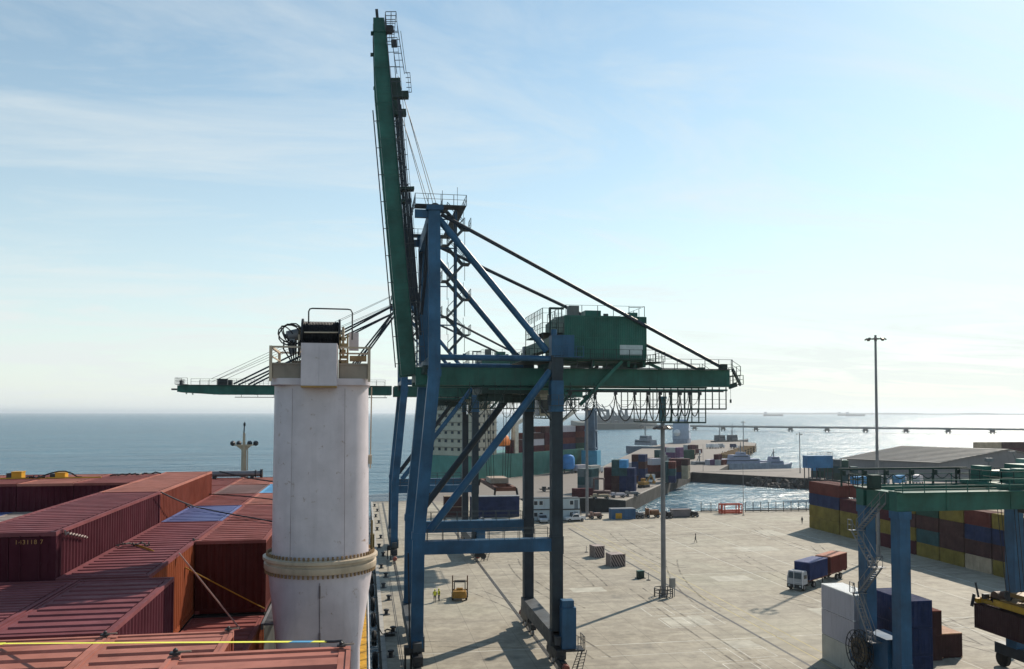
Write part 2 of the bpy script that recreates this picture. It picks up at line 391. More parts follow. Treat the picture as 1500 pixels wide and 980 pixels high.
# tyre tracks worn into the apron
tm = MB(); rt_ = random.Random(11)
for k in range(26):
    x, y, a_ = rt_.uniform(22, 92), rt_.uniform(70, 190), rt_.choice((90, 90, 80, 100, 15, -10, 165))+rt_.uniform(-6, 6); cv_ = rt_.uniform(-1.1, 1.1); z_ = 0.0105+0.0004*k
    for off_ in (-1.0, 1.0):
        pts_ = []; px_, py_ = x+off_*math.sin(R(a_)), y-off_*math.cos(R(a_)); b_ = a_
        for i in range(14):
            pts_.append((px_, py_)); px_ += 3*math.cos(R(b_)); py_ += 3*math.sin(R(b_)); b_ += cv_*2
        for i in range(13): sheet(tm, pts_[i], pts_[i+1], 0.28, z_)
tmm, tt_, tb_ = newmat('tyre_rubber_marks'); tb_.inputs['Base Color'].default_value = (0.13, 0.115, 0.095, 1); tb_.inputs['Roughness'].default_value = 0.85
tt_.links.new(mth(tt_, 'MULTIPLY', ramp(tt_, nz(tt_, coords(tt_, world=True), 0.35, 6, 0.7), 0.4, 0.62), 0.6), tb_.inputs['Alpha'])
tag(tm.build('tyre_marks', tmm, smooth=False), kind='structure')
# sloping rock bank behind the basin
rk = MB()
for k in range(240):
    tt = random.random()*0.45; u_ = random.random()**0.8
    ax, ay = 173+(141-173)*tt, 312+(352-312)*tt
    if k % 2 == 0: ax, ay = 179+(173-179)*tt, 245+(312-245)*tt
    nx, ny = (-0.78, -0.62) if k % 2 else (-1, 0.08)
    x, y, z = ax+nx*u_*6.5, ay+ny*u_*6.5, -1.0-u_*3.4
    s_ = 0.5+random.random()*0.9
    q = Quaternion((random.random(), random.random(), random.random(), random.random())).normalized().to_matrix()
    rk.box((x, y, z), (s_*1.5, s_*1.1, s_*0.8), rot=q)
tag(rk.build('rock_bank', paint('bank_rock', (0.07, 0.062, 0.055), 0.9, 0.35, 0, 0.8)), kind='stuff')
# far coast on the horizon and the headland with the second port
land = flat('far_land', (0.07, 0.085, 0.08), 0.95)
fc = MB(); prev = None
for i in range(61):
    a = R(9.88-2+i*0.56); d = 15000
    h = 14+26*max(0, noise.noise(Vector((i*0.21, 0, 0))))+(10 if 24 < i < 50 else 0)
    p = (d*math.sin(a), d*math.cos(a)); q = ((d+900)*math.sin(a), (d+900)*math.cos(a))
    cur = [(p[0], p[1], ZW-1), (p[0], p[1], h), (q[0], q[1], h*0.9), (q[0], q[1], ZW-1)]
    if prev: fc.add(prev+cur, [(0, 4, 5, 1), (1, 5, 6, 2), (2, 6, 7, 3)])
    prev = cur
tag(fc.build('far_coast_hills', land, smooth=False), kind='structure')
hd = MB(); hp = [at_z(px, py, ZW) for px, py in ((846, 627), (862, 629.6), (900, 629.3), (940, 628.6), (962, 627))]
hb = [p+Vector((90, 420, 0)) for p in hp]
poly = [(p.x, p.y) for p in hp]+[(p.x, p.y) for p in reversed(hb)]
hd.prism(poly, -6, 7)
tag(hd.build('headland', land, smooth=False), kind='structure')

# ------------------------------------------------------------------ shipping containers
CW = 2.438
def slots(o, *ms):
    for i, m in enumerate(ms):
        o.material_slots[i].link = 'OBJECT'; o.material_slots[i].material = m
    return o
CM = {}
def corrugated(mb, x, y0, y1, z0, z1, sgn, pitch=0.278, depth=0.04):
    """side wall along y at x, outward sgn, trapezoid corrugation"""
    n = max(1, int((y1-y0)/pitch)); p = (y1-y0)/n; prof = []
    for i in range(n):
        b = y0+i*p
        prof += [(b, 0), (b+p*0.27, 0), (b+p*0.5, -depth), (b+p*0.77, -depth)]
    prof.append((y1, 0))
    vs = [(x+sgn*d, y, z0) for y, d in prof]+[(x+sgn*d, y, z1) for y, d in prof]; k = len(prof)
    mb.add(vs, [(i, i+1, k+i+1, k+i) if sgn > 0 else (i+1, i, k+i, k+i+1) for i in range(k-1)])
def corr_end(mb, y, x0, x1, z0, z1, sgn, pitch=0.25, depth=0.04):
    n = max(1, int((x1-x0)/pitch)); p = (x1-x0)/n; prof = []
    for i in range(n):
        b = x0+i*p; prof += [(b, 0), (b+p*0.3, 0), (b+p*0.5, -depth), (b+p*0.8, -depth)]
    prof.append((x1, 0)); k = len(prof)
    vs = [(x, y+sgn*d, z0) for x, d in prof]+[(x, y+sgn*d, z1) for x, d in prof]
    mb.add(vs, [(i+1, i, k+i, k+i+1) if sgn > 0 else (i, i+1, k+i+1, k+i) for i in range(k-1)])
def roof_mb(L, H, pitch):
    mb = MB(); hw = CW/2; y0, y1 = 0.3, L-0.3
    n = int((y1-y0)/pitch); p = (y1-y0)/n; prof = [(0.06, H-0.03), (y0, H-0.03)]
    for i in range(n):
        b = y0+i*p; prof += [(b+p*0.02, H-0.006), (b+p*0.6, H-0.006), (b+p*0.7, H-0.062), (b+p*0.93, H-0.062)]
    prof += [(y1, H-0.03), (L-0.06, H-0.03)]; k = len(prof)
    xi = hw-0.16
    vs = [(-xi, y, z) for y, z in prof]+[(xi, y, z) for y, z in prof]
    mb.add(vs, [(i, k+i, k+i+1, i+1) for i in range(k-1)])
    for s in (-1, 1):   # flat margins and side rails
        a, b = (-hw+0.05, -xi) if s < 0 else (xi, hw-0.05)
        mb.b2((a, 0.06, H-0.07), (b, L-0.06, H-0.022))
        mb.box((s*(hw-0.028), L/2, H-0.05), (0.056, L-0.3, 0.1))
    for y in (0.05, L-0.05): mb.box((0, y, H-0.06), (CW-0.3, 0.1, 0.12))
    return mb
def body_mb(L, H, closed=(True, True), pitch=0.278):
    mb = MB(); hw = CW/2
    for s in (-1, 1):
        corrugated(mb, s*(hw-0.012), 0.13, L-0.13, 0.16, H-0.09, s, pitch)
        mb.box((s*(hw-0.03), L/2, 0.09), (0.06, L-0.3, 0.16))
        for y in (0.07, L-0.07): mb.box((s*(hw-0.07), y, H/2), (0.14, 0.14, H-0.22))
    for y, sg, on in ((0.02, -1, closed[0]), (L-0.02, 1, closed[1])):
        if on: corr_end(mb, y, -hw+0.14, hw-0.14, 0.16, H-0.12, sg)
        mb.box((0, y-sg*0.03, 0.09), (CW-0.3, 0.09, 0.16))
    mb.b2((-hw+0.05, 0.1, 0.1), (hw-0.05, L-0.1, 0.14))
    return mb
def door_mb(s):
    mb = MB(); hw = CW/2; x0, x1 = (0.01, hw-0.15)
    mb.b2((s*x0, 0.03, 0.17), (s*x1, 0.075, 2.45))
    for z in (0.5, 1.05, 1.6, 2.15): mb.b2((s*(x0+0.06), 0.018, z-0.13), (s*(x1-0.06), 0.034, z+0.13))
    return mb
def bar_mb(s, x):
    mb = MB(); mb.tube((s*x, -0.005, 0.12), (s*x, -0.005, 2.5), 0.017, n=6)
    for z in (0.2, 0.9, 1.7, 2.4): mb.box((s*x, 0.008, z), (0.08, 0.03, 0.05))
    mb.box((s*(x-0.12), -0.015, 1.0), (0.26, 0.02, 0.035)); return mb
def part_mesh(key, fn):
    if key not in CM: CM[key] = fn().mesh(key, steel_grey, smooth=False)
    return CM[key]
def kname(L): return 'twenty' if L < 8 else 'forty'
def container(loc, L, col, roofcol, label, rotz=0, doors=False, group=None, H=2.591, cast=True, pitch=0.36, cat='container'):
    """near container: body + roof + corner castings (+ doors with bars); origin at the middle of its near end, length along +y"""
    k = kname(L)+str(int(H*100))+'_'+str(int(pitch*100))
    b = link('shipping_container', part_mesh('container_body_%s_%d' % (k, doors), lambda: body_mb(L, H, (not doors, True))), None, loc, rotz)
    slots(b, col); tag(b, label, cat, group)
    slots(link('roof', part_mesh('container_roof_'+k, lambda: roof_mb(L, H, pitch)), b), roofcol)
    if cast:
        me = part_mesh('corner_casting_block', lambda: MB().box((0, 0, 0), (0.165, 0.18, 0.12)).add([(-0.05, -0.02, 0.0605), (0.05, -0.02, 0.0605), (0.05, 0.05, 0.0605), (-0.05, 0.05, 0.0605)], [(0, 1, 2, 3)]))
        for sx in (-1, 1):
            for y in (0.088, L-0.088):
                for z in (0.06, H-0.059):
                    slots(link('corner_casting', me, b, (sx*(CW/2-0.08), y, z)), roofcol)
    if doors:
        for s in (-1, 1):
            d = slots(link('door', part_mesh('container_door_%d' % s, lambda: door_mb(s)), b), col)
            for x in (0.3, 0.8): slots(link('locking_bar', part_mesh('locking_bar_%d_%d' % (s, x*10), lambda: bar_mb(s, x)), d), col)
    return b
def simple_mb(L, H):
    mb = body_mb(L, H, (True, True), 0.4); hw = CW/2
    mb.b2((-hw+0.05, 0.06, H-0.09), (hw-0.05, L-0.06, H-0.02))
    for s in (-1, 1): mb.box((s*(hw-0.03), L/2, H-0.05), (0.06, L-0.02, 0.1))
    for y in (0.04, L-0.04): mb.box((0, y, H-0.055), (CW-0.14, 0.08, 0.11))
    return mb
def far_container(loc, L, col, label, rotz=0, group=None, H=2.591):
    b = link('shipping_container', part_mesh('container_simple_%s%d' % (kname(L), int(H*100)), lambda: simple_mb(L, H)), None, loc, rotz)
    return tag(slots(b, col), label, 'container', group)
def cpaint(name, col, rust=0.24, **k): return paint('container_'+name, col, 0.7, 0.22, rust, 0.5, rustcol=(0.1, 0.04, 0.022), spec=0.1, **k)
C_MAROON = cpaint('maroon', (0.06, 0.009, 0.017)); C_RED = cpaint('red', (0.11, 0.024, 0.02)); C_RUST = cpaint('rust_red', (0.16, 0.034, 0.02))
C_DARK = cpaint('dark_red', (0.07, 0.013, 0.01)); C_SUNRED = cpaint('orange_rust', (0.24, 0.058, 0.022)); C_BROWN = cpaint('brown', (0.055, 0.022, 0.022)); C_BLUE = cpaint('blue', (0.018, 0.03, 0.1)); C_NAVY = cpaint('navy', (0.014, 0.026, 0.08)); C_LBLUE = cpaint('light_blue', (0.05, 0.22, 0.42))  # dark red has shade, orange has sunlight, put into the body colour
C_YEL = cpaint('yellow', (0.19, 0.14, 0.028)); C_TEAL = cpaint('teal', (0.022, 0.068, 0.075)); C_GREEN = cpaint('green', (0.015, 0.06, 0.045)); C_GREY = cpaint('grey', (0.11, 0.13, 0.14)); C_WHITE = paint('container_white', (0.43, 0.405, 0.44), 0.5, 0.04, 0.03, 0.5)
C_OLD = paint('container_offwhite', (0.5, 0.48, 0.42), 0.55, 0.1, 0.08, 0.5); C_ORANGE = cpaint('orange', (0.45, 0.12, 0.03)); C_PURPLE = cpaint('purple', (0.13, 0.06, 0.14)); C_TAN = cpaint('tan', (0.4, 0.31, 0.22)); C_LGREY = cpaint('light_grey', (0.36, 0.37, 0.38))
ROOF1 = paint('roof_dusty_shaded_maroon', (0.165, 0.05, 0.056), 0.7 , 0.18, 0.26, 0.8, spec=0.12); ROOF2 = paint('roof_dusty_red', (0.215, 0.066, 0.058), 0.7 , 0.18, 0.26, 0.8, spec=0.12); ROOF3 = paint('roof_faded_red', (0.34, 0.132, 0.1), 0.7 , 0.2, 0.26, 0.8, spec=0.12)  # maroon one has the shadow over its roofs put into the colour
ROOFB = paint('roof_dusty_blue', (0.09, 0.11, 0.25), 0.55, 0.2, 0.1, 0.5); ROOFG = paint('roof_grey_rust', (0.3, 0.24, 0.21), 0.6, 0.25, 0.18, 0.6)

# ------------------------------------------------------------------ the container ship under the camera
hull_m = paint('ship_hull_dark', (0.03, 0.035, 0.05), 0.5, 0.2, 0.15, 0.3); deck_m = paint('ship_deck_green', (0.028, 0.03, 0.03), 0.7, 0.25, 0.2, 0.4)
ship = thing('cargo_ship', 'dark hulled container ship moored along the quay, carrying red containers', 'ship', (-14, 0, ZW))
def off(o, p): return (p[0]+14, p[1], p[2]-ZW)
mb = MB(); st = []
for y, hw, zt in ((-80, 13.6, 12), (-20, 14.3, 12), (40, 14.3, 12), (62, 14.0, 12), (76, 12.0, 12.6), (88, 8.0, 13.4), (98, 3.0, 14.4), (102, 0.25, 14.8)):
    st.append([(-hw, y, zt-ZW), (-hw*0.97, y, 4), (-hw*0.86, y, -2), (hw*0.86, y, -2), (hw*0.97, y, 4), (hw, y, zt-ZW)])
vs = [p for r_ in st for p in r_]; fs = []
for i in range(len(st)-1):
    for j in range(5): fs.append((i*6+j, (i+1)*6+j, (i+1)*6+j+1, i*6+j+1))
fs.append((0, 1, 2, 3, 4, 5)); mb.add(vs, fs); mb.build('hull', hull_m, ship)
mb = MB(); mb.add([p for r_ in st for p in ((r_[0][0]+0.01, r_[0][1], r_[0][2]-0.35), (r_[5][0]-0.01, r_[5][1], r_[5][2]-0.35))], [(2*i, 2*i+1, 2*i+3, 2*i+2) for i in range(len(st)-1)]); mb.build('deck', deck_m, ship)
# hatch coaming blocks carrying the stacks: X range, Y range, top
def hatch(x0, x1, y0, y1, zt):
    m_ = MB(); m_.b2(off(0, (x0, y0, 11.7)), off(0, (x1, y1, zt))); m_.build('hatch_cover', deck_m, ship)
hatch(-27.5, -10.95, 25.4, 42.6, 18.76); hatch(-10.9, -8.42, 25.4, 49.9, 20.02); hatch(-8.36, -5.95, 25.4, 62.4, 18.76); hatch(-5.9, -3.5, 31.8, 62.4, 18.76); hatch(-5.9, -3.5, 25.3, 31.6, 16.15)
hatch(-10.9, -8.42, 50.0, 62.4, 18.76); hatch(-27.5, -10.95, 42.7, 62.4, 20.02); hatch(-12.7, -5.1, 12.7, 25.15, 18.76); hatch(-5.05, -2.7, 12.7, 18.85, 18.76); hatch(-2.6, -0.2, 2, 12.45, 20.02); hatch(-12.7, -2.7, 2, 12.55, 18.7)
mb = MB(); mb.railing([off(0, (0.3, y, 13.4)) for y in (-10, 0, 10, 20, 30, 40, 50, 60)], 1.1, 1.5, 0.03, 0, True, 0.03); mb.build('deck_railing', white_m, ship)
mb = MB(); mb.b2(off(0, (-0.95, 26, 13.4)), off(0, (0.2, 64, 13.46))); mb.b2(off(0, (-1.0, 31.6, 15.6)), off(0, (-0.25, 62, 15.66)))
for y in range(27, 63, 3): mb.beam(off(0, (-0.2, y, 11.7)), off(0, (-0.3, y, 15.9 if y > 31 else 13.4)), 0.12, 0.12); mb.beam(off(0, (-0.15, y, 13.4)), off(0, (-0.45, y+2.6, 15.6 if y > 30 else 13.5)), 0.07, 0.07)
mb.build('side_walkway', paint('walkway_yellow', (0.55, 0.3, 0.02), 0.5, 0.3, 0.42, 1.6), ship)
mb = MB()
for i in range(34): mb.b2(off(0, (-3.38, 30.2+i*0.19, 18.72)), off(0, (-2.5, 30.26+i*0.19, 18.78)))
for x in (-3.38, -2.5): mb.b2(off(0, (x-0.04, 30.1, 18.6)), off(0, (x+0.04, 36.7, 18.8)))
for y in (30.2, 36.6): mb.beam(off(0, (-2.5, y, 18.6)), off(0, (-2.5, y, 11.7)), 0.12, 0.12)
mb.build('grating_platform', steel_grey, ship)

CG = 'containers stacked on the ship'
def sc_(x0, y0, L, zt, col, rf, label, doors=False, pitch=0.5): return container((x0+CW/2, y0, zt-2.591), L, col, rf, label, 0, doors, CG, pitch=pitch)
T1, T2, T3 = 22.67, 21.40, 18.79
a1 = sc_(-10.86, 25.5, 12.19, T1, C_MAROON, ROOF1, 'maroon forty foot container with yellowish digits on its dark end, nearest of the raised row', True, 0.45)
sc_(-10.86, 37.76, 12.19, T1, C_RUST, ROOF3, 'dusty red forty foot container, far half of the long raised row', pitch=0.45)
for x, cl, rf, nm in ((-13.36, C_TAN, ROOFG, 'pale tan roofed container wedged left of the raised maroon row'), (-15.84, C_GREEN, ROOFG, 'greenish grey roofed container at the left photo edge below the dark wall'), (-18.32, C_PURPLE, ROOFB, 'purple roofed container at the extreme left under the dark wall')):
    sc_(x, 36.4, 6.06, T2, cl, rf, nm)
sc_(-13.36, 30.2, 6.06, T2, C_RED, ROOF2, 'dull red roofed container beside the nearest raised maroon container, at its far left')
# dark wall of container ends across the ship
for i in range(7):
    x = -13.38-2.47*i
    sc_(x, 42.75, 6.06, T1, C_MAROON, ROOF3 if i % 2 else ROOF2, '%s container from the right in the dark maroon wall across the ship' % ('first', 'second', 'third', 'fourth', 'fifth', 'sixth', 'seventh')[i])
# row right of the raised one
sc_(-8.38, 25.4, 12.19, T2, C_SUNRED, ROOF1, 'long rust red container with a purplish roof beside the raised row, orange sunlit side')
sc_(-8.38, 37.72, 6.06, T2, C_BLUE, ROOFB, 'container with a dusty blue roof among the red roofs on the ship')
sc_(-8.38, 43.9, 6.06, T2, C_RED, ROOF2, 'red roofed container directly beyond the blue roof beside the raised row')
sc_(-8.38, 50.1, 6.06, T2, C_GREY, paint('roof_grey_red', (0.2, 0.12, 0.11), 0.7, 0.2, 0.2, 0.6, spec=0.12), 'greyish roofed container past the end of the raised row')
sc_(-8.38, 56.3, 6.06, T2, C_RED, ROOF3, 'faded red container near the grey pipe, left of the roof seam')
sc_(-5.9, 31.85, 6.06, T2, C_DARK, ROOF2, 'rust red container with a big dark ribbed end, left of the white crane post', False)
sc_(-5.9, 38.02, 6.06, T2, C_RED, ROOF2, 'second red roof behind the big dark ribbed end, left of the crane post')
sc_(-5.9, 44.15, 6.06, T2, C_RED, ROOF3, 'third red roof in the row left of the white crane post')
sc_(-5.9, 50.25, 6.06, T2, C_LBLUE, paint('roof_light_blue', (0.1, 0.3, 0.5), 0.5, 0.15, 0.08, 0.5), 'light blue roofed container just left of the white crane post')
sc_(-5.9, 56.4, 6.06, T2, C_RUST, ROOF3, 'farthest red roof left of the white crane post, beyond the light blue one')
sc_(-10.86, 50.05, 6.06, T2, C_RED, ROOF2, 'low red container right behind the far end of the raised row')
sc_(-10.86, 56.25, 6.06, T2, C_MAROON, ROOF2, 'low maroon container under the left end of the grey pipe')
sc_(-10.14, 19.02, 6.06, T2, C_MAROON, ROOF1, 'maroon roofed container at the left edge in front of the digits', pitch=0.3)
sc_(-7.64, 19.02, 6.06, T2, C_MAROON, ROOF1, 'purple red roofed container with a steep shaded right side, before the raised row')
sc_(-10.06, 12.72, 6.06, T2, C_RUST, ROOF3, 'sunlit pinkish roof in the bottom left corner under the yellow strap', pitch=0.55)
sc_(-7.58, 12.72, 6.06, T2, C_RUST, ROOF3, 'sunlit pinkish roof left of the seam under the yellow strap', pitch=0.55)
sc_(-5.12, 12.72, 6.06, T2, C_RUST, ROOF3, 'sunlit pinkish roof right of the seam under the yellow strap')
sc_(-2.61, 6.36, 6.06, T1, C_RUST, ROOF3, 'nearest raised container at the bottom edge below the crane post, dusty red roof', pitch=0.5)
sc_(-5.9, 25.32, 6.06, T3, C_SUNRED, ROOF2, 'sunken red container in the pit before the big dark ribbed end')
fn = bpy.data.curves.new('number_text', 'FONT'); fn.body = '143118 7'; fn.size = 0.17; fn.extrude = 0.003; fn.space_character = 1.15
fo = bpy.data.objects.new('number_text', fn); COL.objects.link(fo)
bpy.context.view_layer.update()
me = bpy.data.meshes.new_from_object(fo.evaluated_get(bpy.context.evaluated_depsgraph_get())); bpy.data.objects.remove(fo)
me.materials.clear(); me.materials.append(flat('number_paint', (0.4, 0.2, 0.07), 0.5)); tx = link('container_number', me, a1, (0.16, -0.006, 2.27)); tx.rotation_euler = (R(90), 0, 0)

# lashing gear lying on the containers
def rope_path(a, b, sag, k=10): 
    a, b = Vector(a), Vector(b); return [a.lerp(b, i/k)-Vector((0, 0, sag*4*(i/k)*(1-i/k))) for i in range(k+1)]
def rope(name, pts, r, m, label, cat, group=None):
    mb = MB(); mb.path(pts, r, 5); return tag(mb.build(name, m), label, cat, group)
mb = MB(); p, q = Vector((-9.8, 18.3, 21.43)), Vector((-6.9, 18.2, 21.47)); e = Vector((-0.4, 12.5, 22.72))
mb.strip([p, q, q.lerp(e, 0.9)], 0.085, 0.006, (0.2, -0.2, 0.95)); s_ = tag(mb.build('lashing_strap', strap_y), 'bright yellow lashing strap stretched across the nearest roofs', 'strap')
mb = MB(); a, b = q.lerp(e, 0.9), q.lerp(e, 0.95); mb.strip([a, b], 0.09, 0.008, (0.2, -0.2, 0.95)); mb.build('blue_sleeve', flat('blue_sleeve', (0.08, 0.3, 0.5), 0.6), s_)
mb = MB(); mb.strip([b, q.lerp(e, 0.985)], 0.08, 0.006, (0.2, -0.2, 0.95)); mb.build('strap_end', strap_y, s_)
mb = MB(); mb.path([q.lerp(e, 0.98), e, e+Vector((0.1, -0.05, 0.02)), e+Vector((0.16, 0, -0.06)), e+Vector((0.08, 0.04, -0.08))], 0.02, 6); mb.build('hook', steel_dark, s_)
mb = MB(); a, b = at_z(262, 810, 21.44), at_z(352, 922, 18.86); mb.strip([a, b], 0.01, 0.07, (0.5, -0.6, 0.5)); tag(mb.build('lashing_strap', strap_w), 'pale pink lashing strap slanting down into the pit', 'strap')
mb = MB(); a, b = at_z(196, 797, 21.43), Vector((-3.5, 31.78, 18.95)); mb.strip([a, at_z(222, 806, 21.43), b], 0.01, 0.06, (0.5, -0.6, 0.5)); tag(mb.build('lashing_strap', strap_o), 'ochre lashing strap slanting over the dark ribbed container end', 'strap')
rope('mooring_rope', rope_path(at_z(236, 721, 22.72), at_z(292, 744, 21.52), 0.05)+rope_path(at_z(292, 744, 21.52), at_z(407, 765, 21.5), 0.02), 0.032, rope_m, 'dark rope from the raised row joint across to the crane post', 'rope')
rope('mooring_rope', rope_path(at_z(300, 723.5, 21.45), at_z(410, 733, 21.6), -0.05), 0.03, rope_m, 'dark rope across the red roofs halfway to the light blue one', 'rope')
rope('mooring_rope', rope_path(at_z(322, 690.5, 21.9), at_z(410, 706.5, 21.6), 0.08), 0.045, rope_m, 'dark rope slanting from the grey pipe to the crane post', 'rope')
def tangle(c, n, spread, r, seed):
    rnd = random.Random(seed); pts = []
    for i in range(n):
        t = i/(n-1); pts.append((c[0]+spread[0]*(t-0.5)+rnd.uniform(-.07, .07), c[1]+rnd.uniform(-.12, .12), c[2]+spread[2]*(t-0.5)+rnd.uniform(-.04, .07)))
    return pts
c = at_z(112, 783, 22.45); rope('frayed_rope', [(-8.36, 26.0+0.02*i, 22.62-0.028*i+0.05*math.sin(i*1.9)) for i in range(4)]+[(-8.33, 26.1+0.085*i, 22.55-0.018*i+0.03*math.sin(i*2.1)) for i in range(22)], 0.028, flat('frayed_rope', (0.28, 0.22, 0.2), 0.9), 'frayed pale rope hanging on the side of the digit-marked container', 'rope')
rope('knotted_rope', tangle(at_z(196, 798, 21.46), 26, (1.1, 0, 0), 0.03, 3), 0.03, flat('frayed_rope_dark', (0.07, 0.06, 0.06), 0.9), 'dark knotted rope on the purplish roof beside the ochre strap', 'rope')
rope('knotted_rope', tangle(at_z(258, 729, 21.9), 26, (1.5, 0, -1.1), 0.035, 4), 0.035, flat('frayed_rope_dark', (0.07, 0.06, 0.06), 0.9), 'tangled rope clump at the joint of the raised row', 'rope')
def twistlock(p, label, s=1.0):
    t = thing('twistlock', label, 'twistlock', p); mb = MB()
    mb.lathe([(0, 0), (0.07*s, 0), (0.07*s, 0.05*s), (0.045*s, 0.06*s), (0.05*s, 0.1*s), (0, 0.14*s)], n=10); mb.box((0, 0, 0.03*s), (0.2*s, 0.15*s, 0.04*s)); mb.build('lock_body', steel_dark, t)
    mb = MB(); mb.beam((0.05*s, 0, 0.05*s), (0.3*s, -0.05*s, 0.07*s), 0.03*s, 0.03*s); mb.build('handle', wood_m, t)
twistlock((-5.2, 18.68, 21.42), 'dark twistlock on the roof seam crossed by the yellow strap', 0.8); twistlock((-2.52, 12.3, 22.69), 'dark twistlock at the left corner of the nearest raised container', 0.7); twistlock((-2.78, 18.7, 21.42), 'small dark twistlock on the corner under the pink strap end', 0.7)
twistlock((-0.3, 12.32, 22.69), 'twistlock at the hook end of the yellow strap', 0.6); twistlock((-5.98, 31.9, 21.42), 'twistlock above the big dark ribbed container end', 0.7)
pipe = thing('steel_pipe', 'grey steel pipe with dark end flange lying on the far containers', 'pipe', (-9.6, 61.6, 21.72))
mb = MB(); L_ = 3.55; mb.tube((-1.1, 0, 0), (L_-1.1, 0.0, 0), 0.2, n=12); mb.build('tube', steel_grey, pipe)
mb = MB(); mb.tube((L_-1.1, 0, 0), (L_-0.95, 0, 0), 0.3, n=12); mb.tube((L_-1.45, 0, 0), (L_-1.38, 0, 0), 0.26, n=12); mb.build('flange', steel_dark, pipe)
mb = MB()
for x in (-0.6, 1.9): mb.box((x, 0, -0.25), (0.2, 0.6, 0.14))
mb.build('chock', steel_dark, pipe)
def bin_(px, label, s=1.0):
    p = at_z(px, 697, 22.69); t = thing('stowage_bin', label, 'bin', (p.x, 46.2, 22.68)); mb = MB()
    mb.box((0.12, 0, 0.17*s), (0.46, 0.5, 0.3*s)); mb.box((0.12, 0, 0.33*s), (0.5, 0.54, 0.04)); mb.build('tub', orange_m if False else yellow_m, t)
    mb = MB(); mb.box((-0.24, 0, 0.14*s), (0.24, 0.44, 0.26*s)); mb.build('end_plate', steel_dark, t)
bin_(41, 'orange yellow bin on the dark container wall, nearer the left edge'); bin_(99, 'orange yellow bin under the arched black hose', 0.8)
def hx(px, dz): p = at_z(px, 694, 22.69); return Vector((p.x*46.2/p.y if p.y else p.x, 46.0, 22.72+dz))
rope('black_hose', [hx(58, 0), hx(64, 0.06), hx(75, 0.2), hx(88, 0.3), hx(98, 0.3), hx(108, 0.18), hx(115, 0.02), hx(122, 0)], 0.035, black_m, 'black hose arching over the dark container wall', 'hose')
rope('lashing_rod', [(-26, 45.4, 22.74), (-20, 45.4, 22.73), (-13, 45.6, 22.73)], 0.035, strap_o, 'rusty yellow lashing rod along the dark container wall roofs', 'rod')
rope('wire_coil', tangle((hx(195, 0).x, 46.6, 22.8), 30, (2.4, 0, 0.1), 0.04, 9), 0.035, rope_m, 'dark wire coil at the right end of the container wall roofs', 'wire')
rope('wire_coil', tangle((hx(62, 0).x, 45.4, 22.78), 24, (0.8, 0, 0), 0.04, 12), 0.035, rope_m, 'dark wire clump between the two yellow bins', 'wire')

# fore mast of the ship
mp_ = at_y(357, 688, 72); mast = thing('signal_mast', 'slim cream signal mast with a cross arm of horns, standing on the bow', 'mast', (mp_.x, 72, 12.6))
z = lambda py: at_y(357, py, 72).z-12.6
mb = MB(); mb.tube((0, 0, 0), (0, 0, z(652)), 0.3, 0.2, 12); mb.tube((0, 0, z(652)), (0, 0, z(634)), 0.12, 0.09, 10); mb.build('pole', ship_cream, mast)
mb = MB(); mb.tube((-0.02, 0, z(634)), (0.03, 0, z(618)), 0.05, 0.04, 6); mb.box((0.02, 0, z(622)), (0.16, 0.16, 0.22)); mb.build('antenna', steel_dark, mast)
mb = MB(); mb.box((0, 0, z(652)), (1.5, 0.5, 0.1)); mb.add([(-0.65, -0.1, z(652)), (0.65, -0.1, z(652)), (0.2, -0.1, z(659)), (-0.2, -0.1, z(659)), (-0.65, 0.1, z(652)), (0.65, 0.1, z(652)), (0.2, 0.1, z(659)), (-0.2, 0.1, z(659))], [(3, 2, 1, 0), (4, 5, 6, 7), (0, 1, 5, 4), (1, 2, 6, 5), (2, 3, 7, 6), (3, 0, 4, 7)]); mb.build('cross_arm', ship_cream, mast)
for x in (-0.9, -0.42, 0.42, 0.9):
    mb = MB(); mb.lathe([(0, -0.2), (0.13, -0.2), (0.22, 0.15), (0.2, 0.2), (0, 0.2)], (x, 0, z(649.5)), 12, axis='y'); mb.build('horn', steel_dark, mast)
mb = MB(); mb.ladder((0.34, -0.1, 0.3), (0.3, -0.1, z(654)), 0.3, (0, 1, 0), 0.35, 0.02); mb.build('ladder', ship_cream, mast)

# ------------------------------------------------------------------ deck crane
dc = thing('deck_crane', 'thick white ship crane post with a black rope drum and railings on top', 'crane', (-1.42, 29.6, 12))
def rr(hx_, hy, rad, n=7):
    p = []
    for cx, cy, a0 in ((hx_-rad, hy-rad, 0), (-hx_+rad, hy-rad, 90), (-hx_+rad, -hy+rad, 180), (hx_-rad, -hy+rad, 270)):
        for i in range(n+1): a = R(a0+90*i/n); p.append((cx+rad*math.cos(a), cy+rad*math.sin(a)))
    return p
def loft(mb, polys, caps=True):
    n = len(polys[0][0]); vs = [(x, y, z) for pl, z in polys for x, y in pl]
    fs = [(k*n+i, k*n+(i+1) % n, (k+1)*n+(i+1) % n, (k+1)*n+i) for k in range(len(polys)-1) for i in range(n)]
    if caps: fs += [tuple(range(n-1, -1, -1)), tuple(range((len(polys)-1)*n, len(polys)*n))]
    mb.add(vs, fs)
mb = MB(); loft(mb, [(rr(1.32, 1.32, 0.25), 0), (rr(1.32, 1.32, 0.25), 6.28), (rr(1.335, 1.335, 0.3), 6.32), (rr(1.7, 1.7, 1.6), 8.55), (rr(1.74, 1.74, 1.7), 8.8)]); mb.build('pedestal', ship_white, dc)
mb = MB(); mb.lathe([(1.55, 8.78), (1.84, 8.8), (1.86, 8.84), (1.86, 9.0), (1.80, 9.03), (1.80, 9.1), (1.9, 9.13), (1.9, 9.22), (1.8, 9.25), (1.58, 9.27), (0, 9.28)], n=48); mb.build('slewing_ring', ship_cream, dc)
mb = MB()
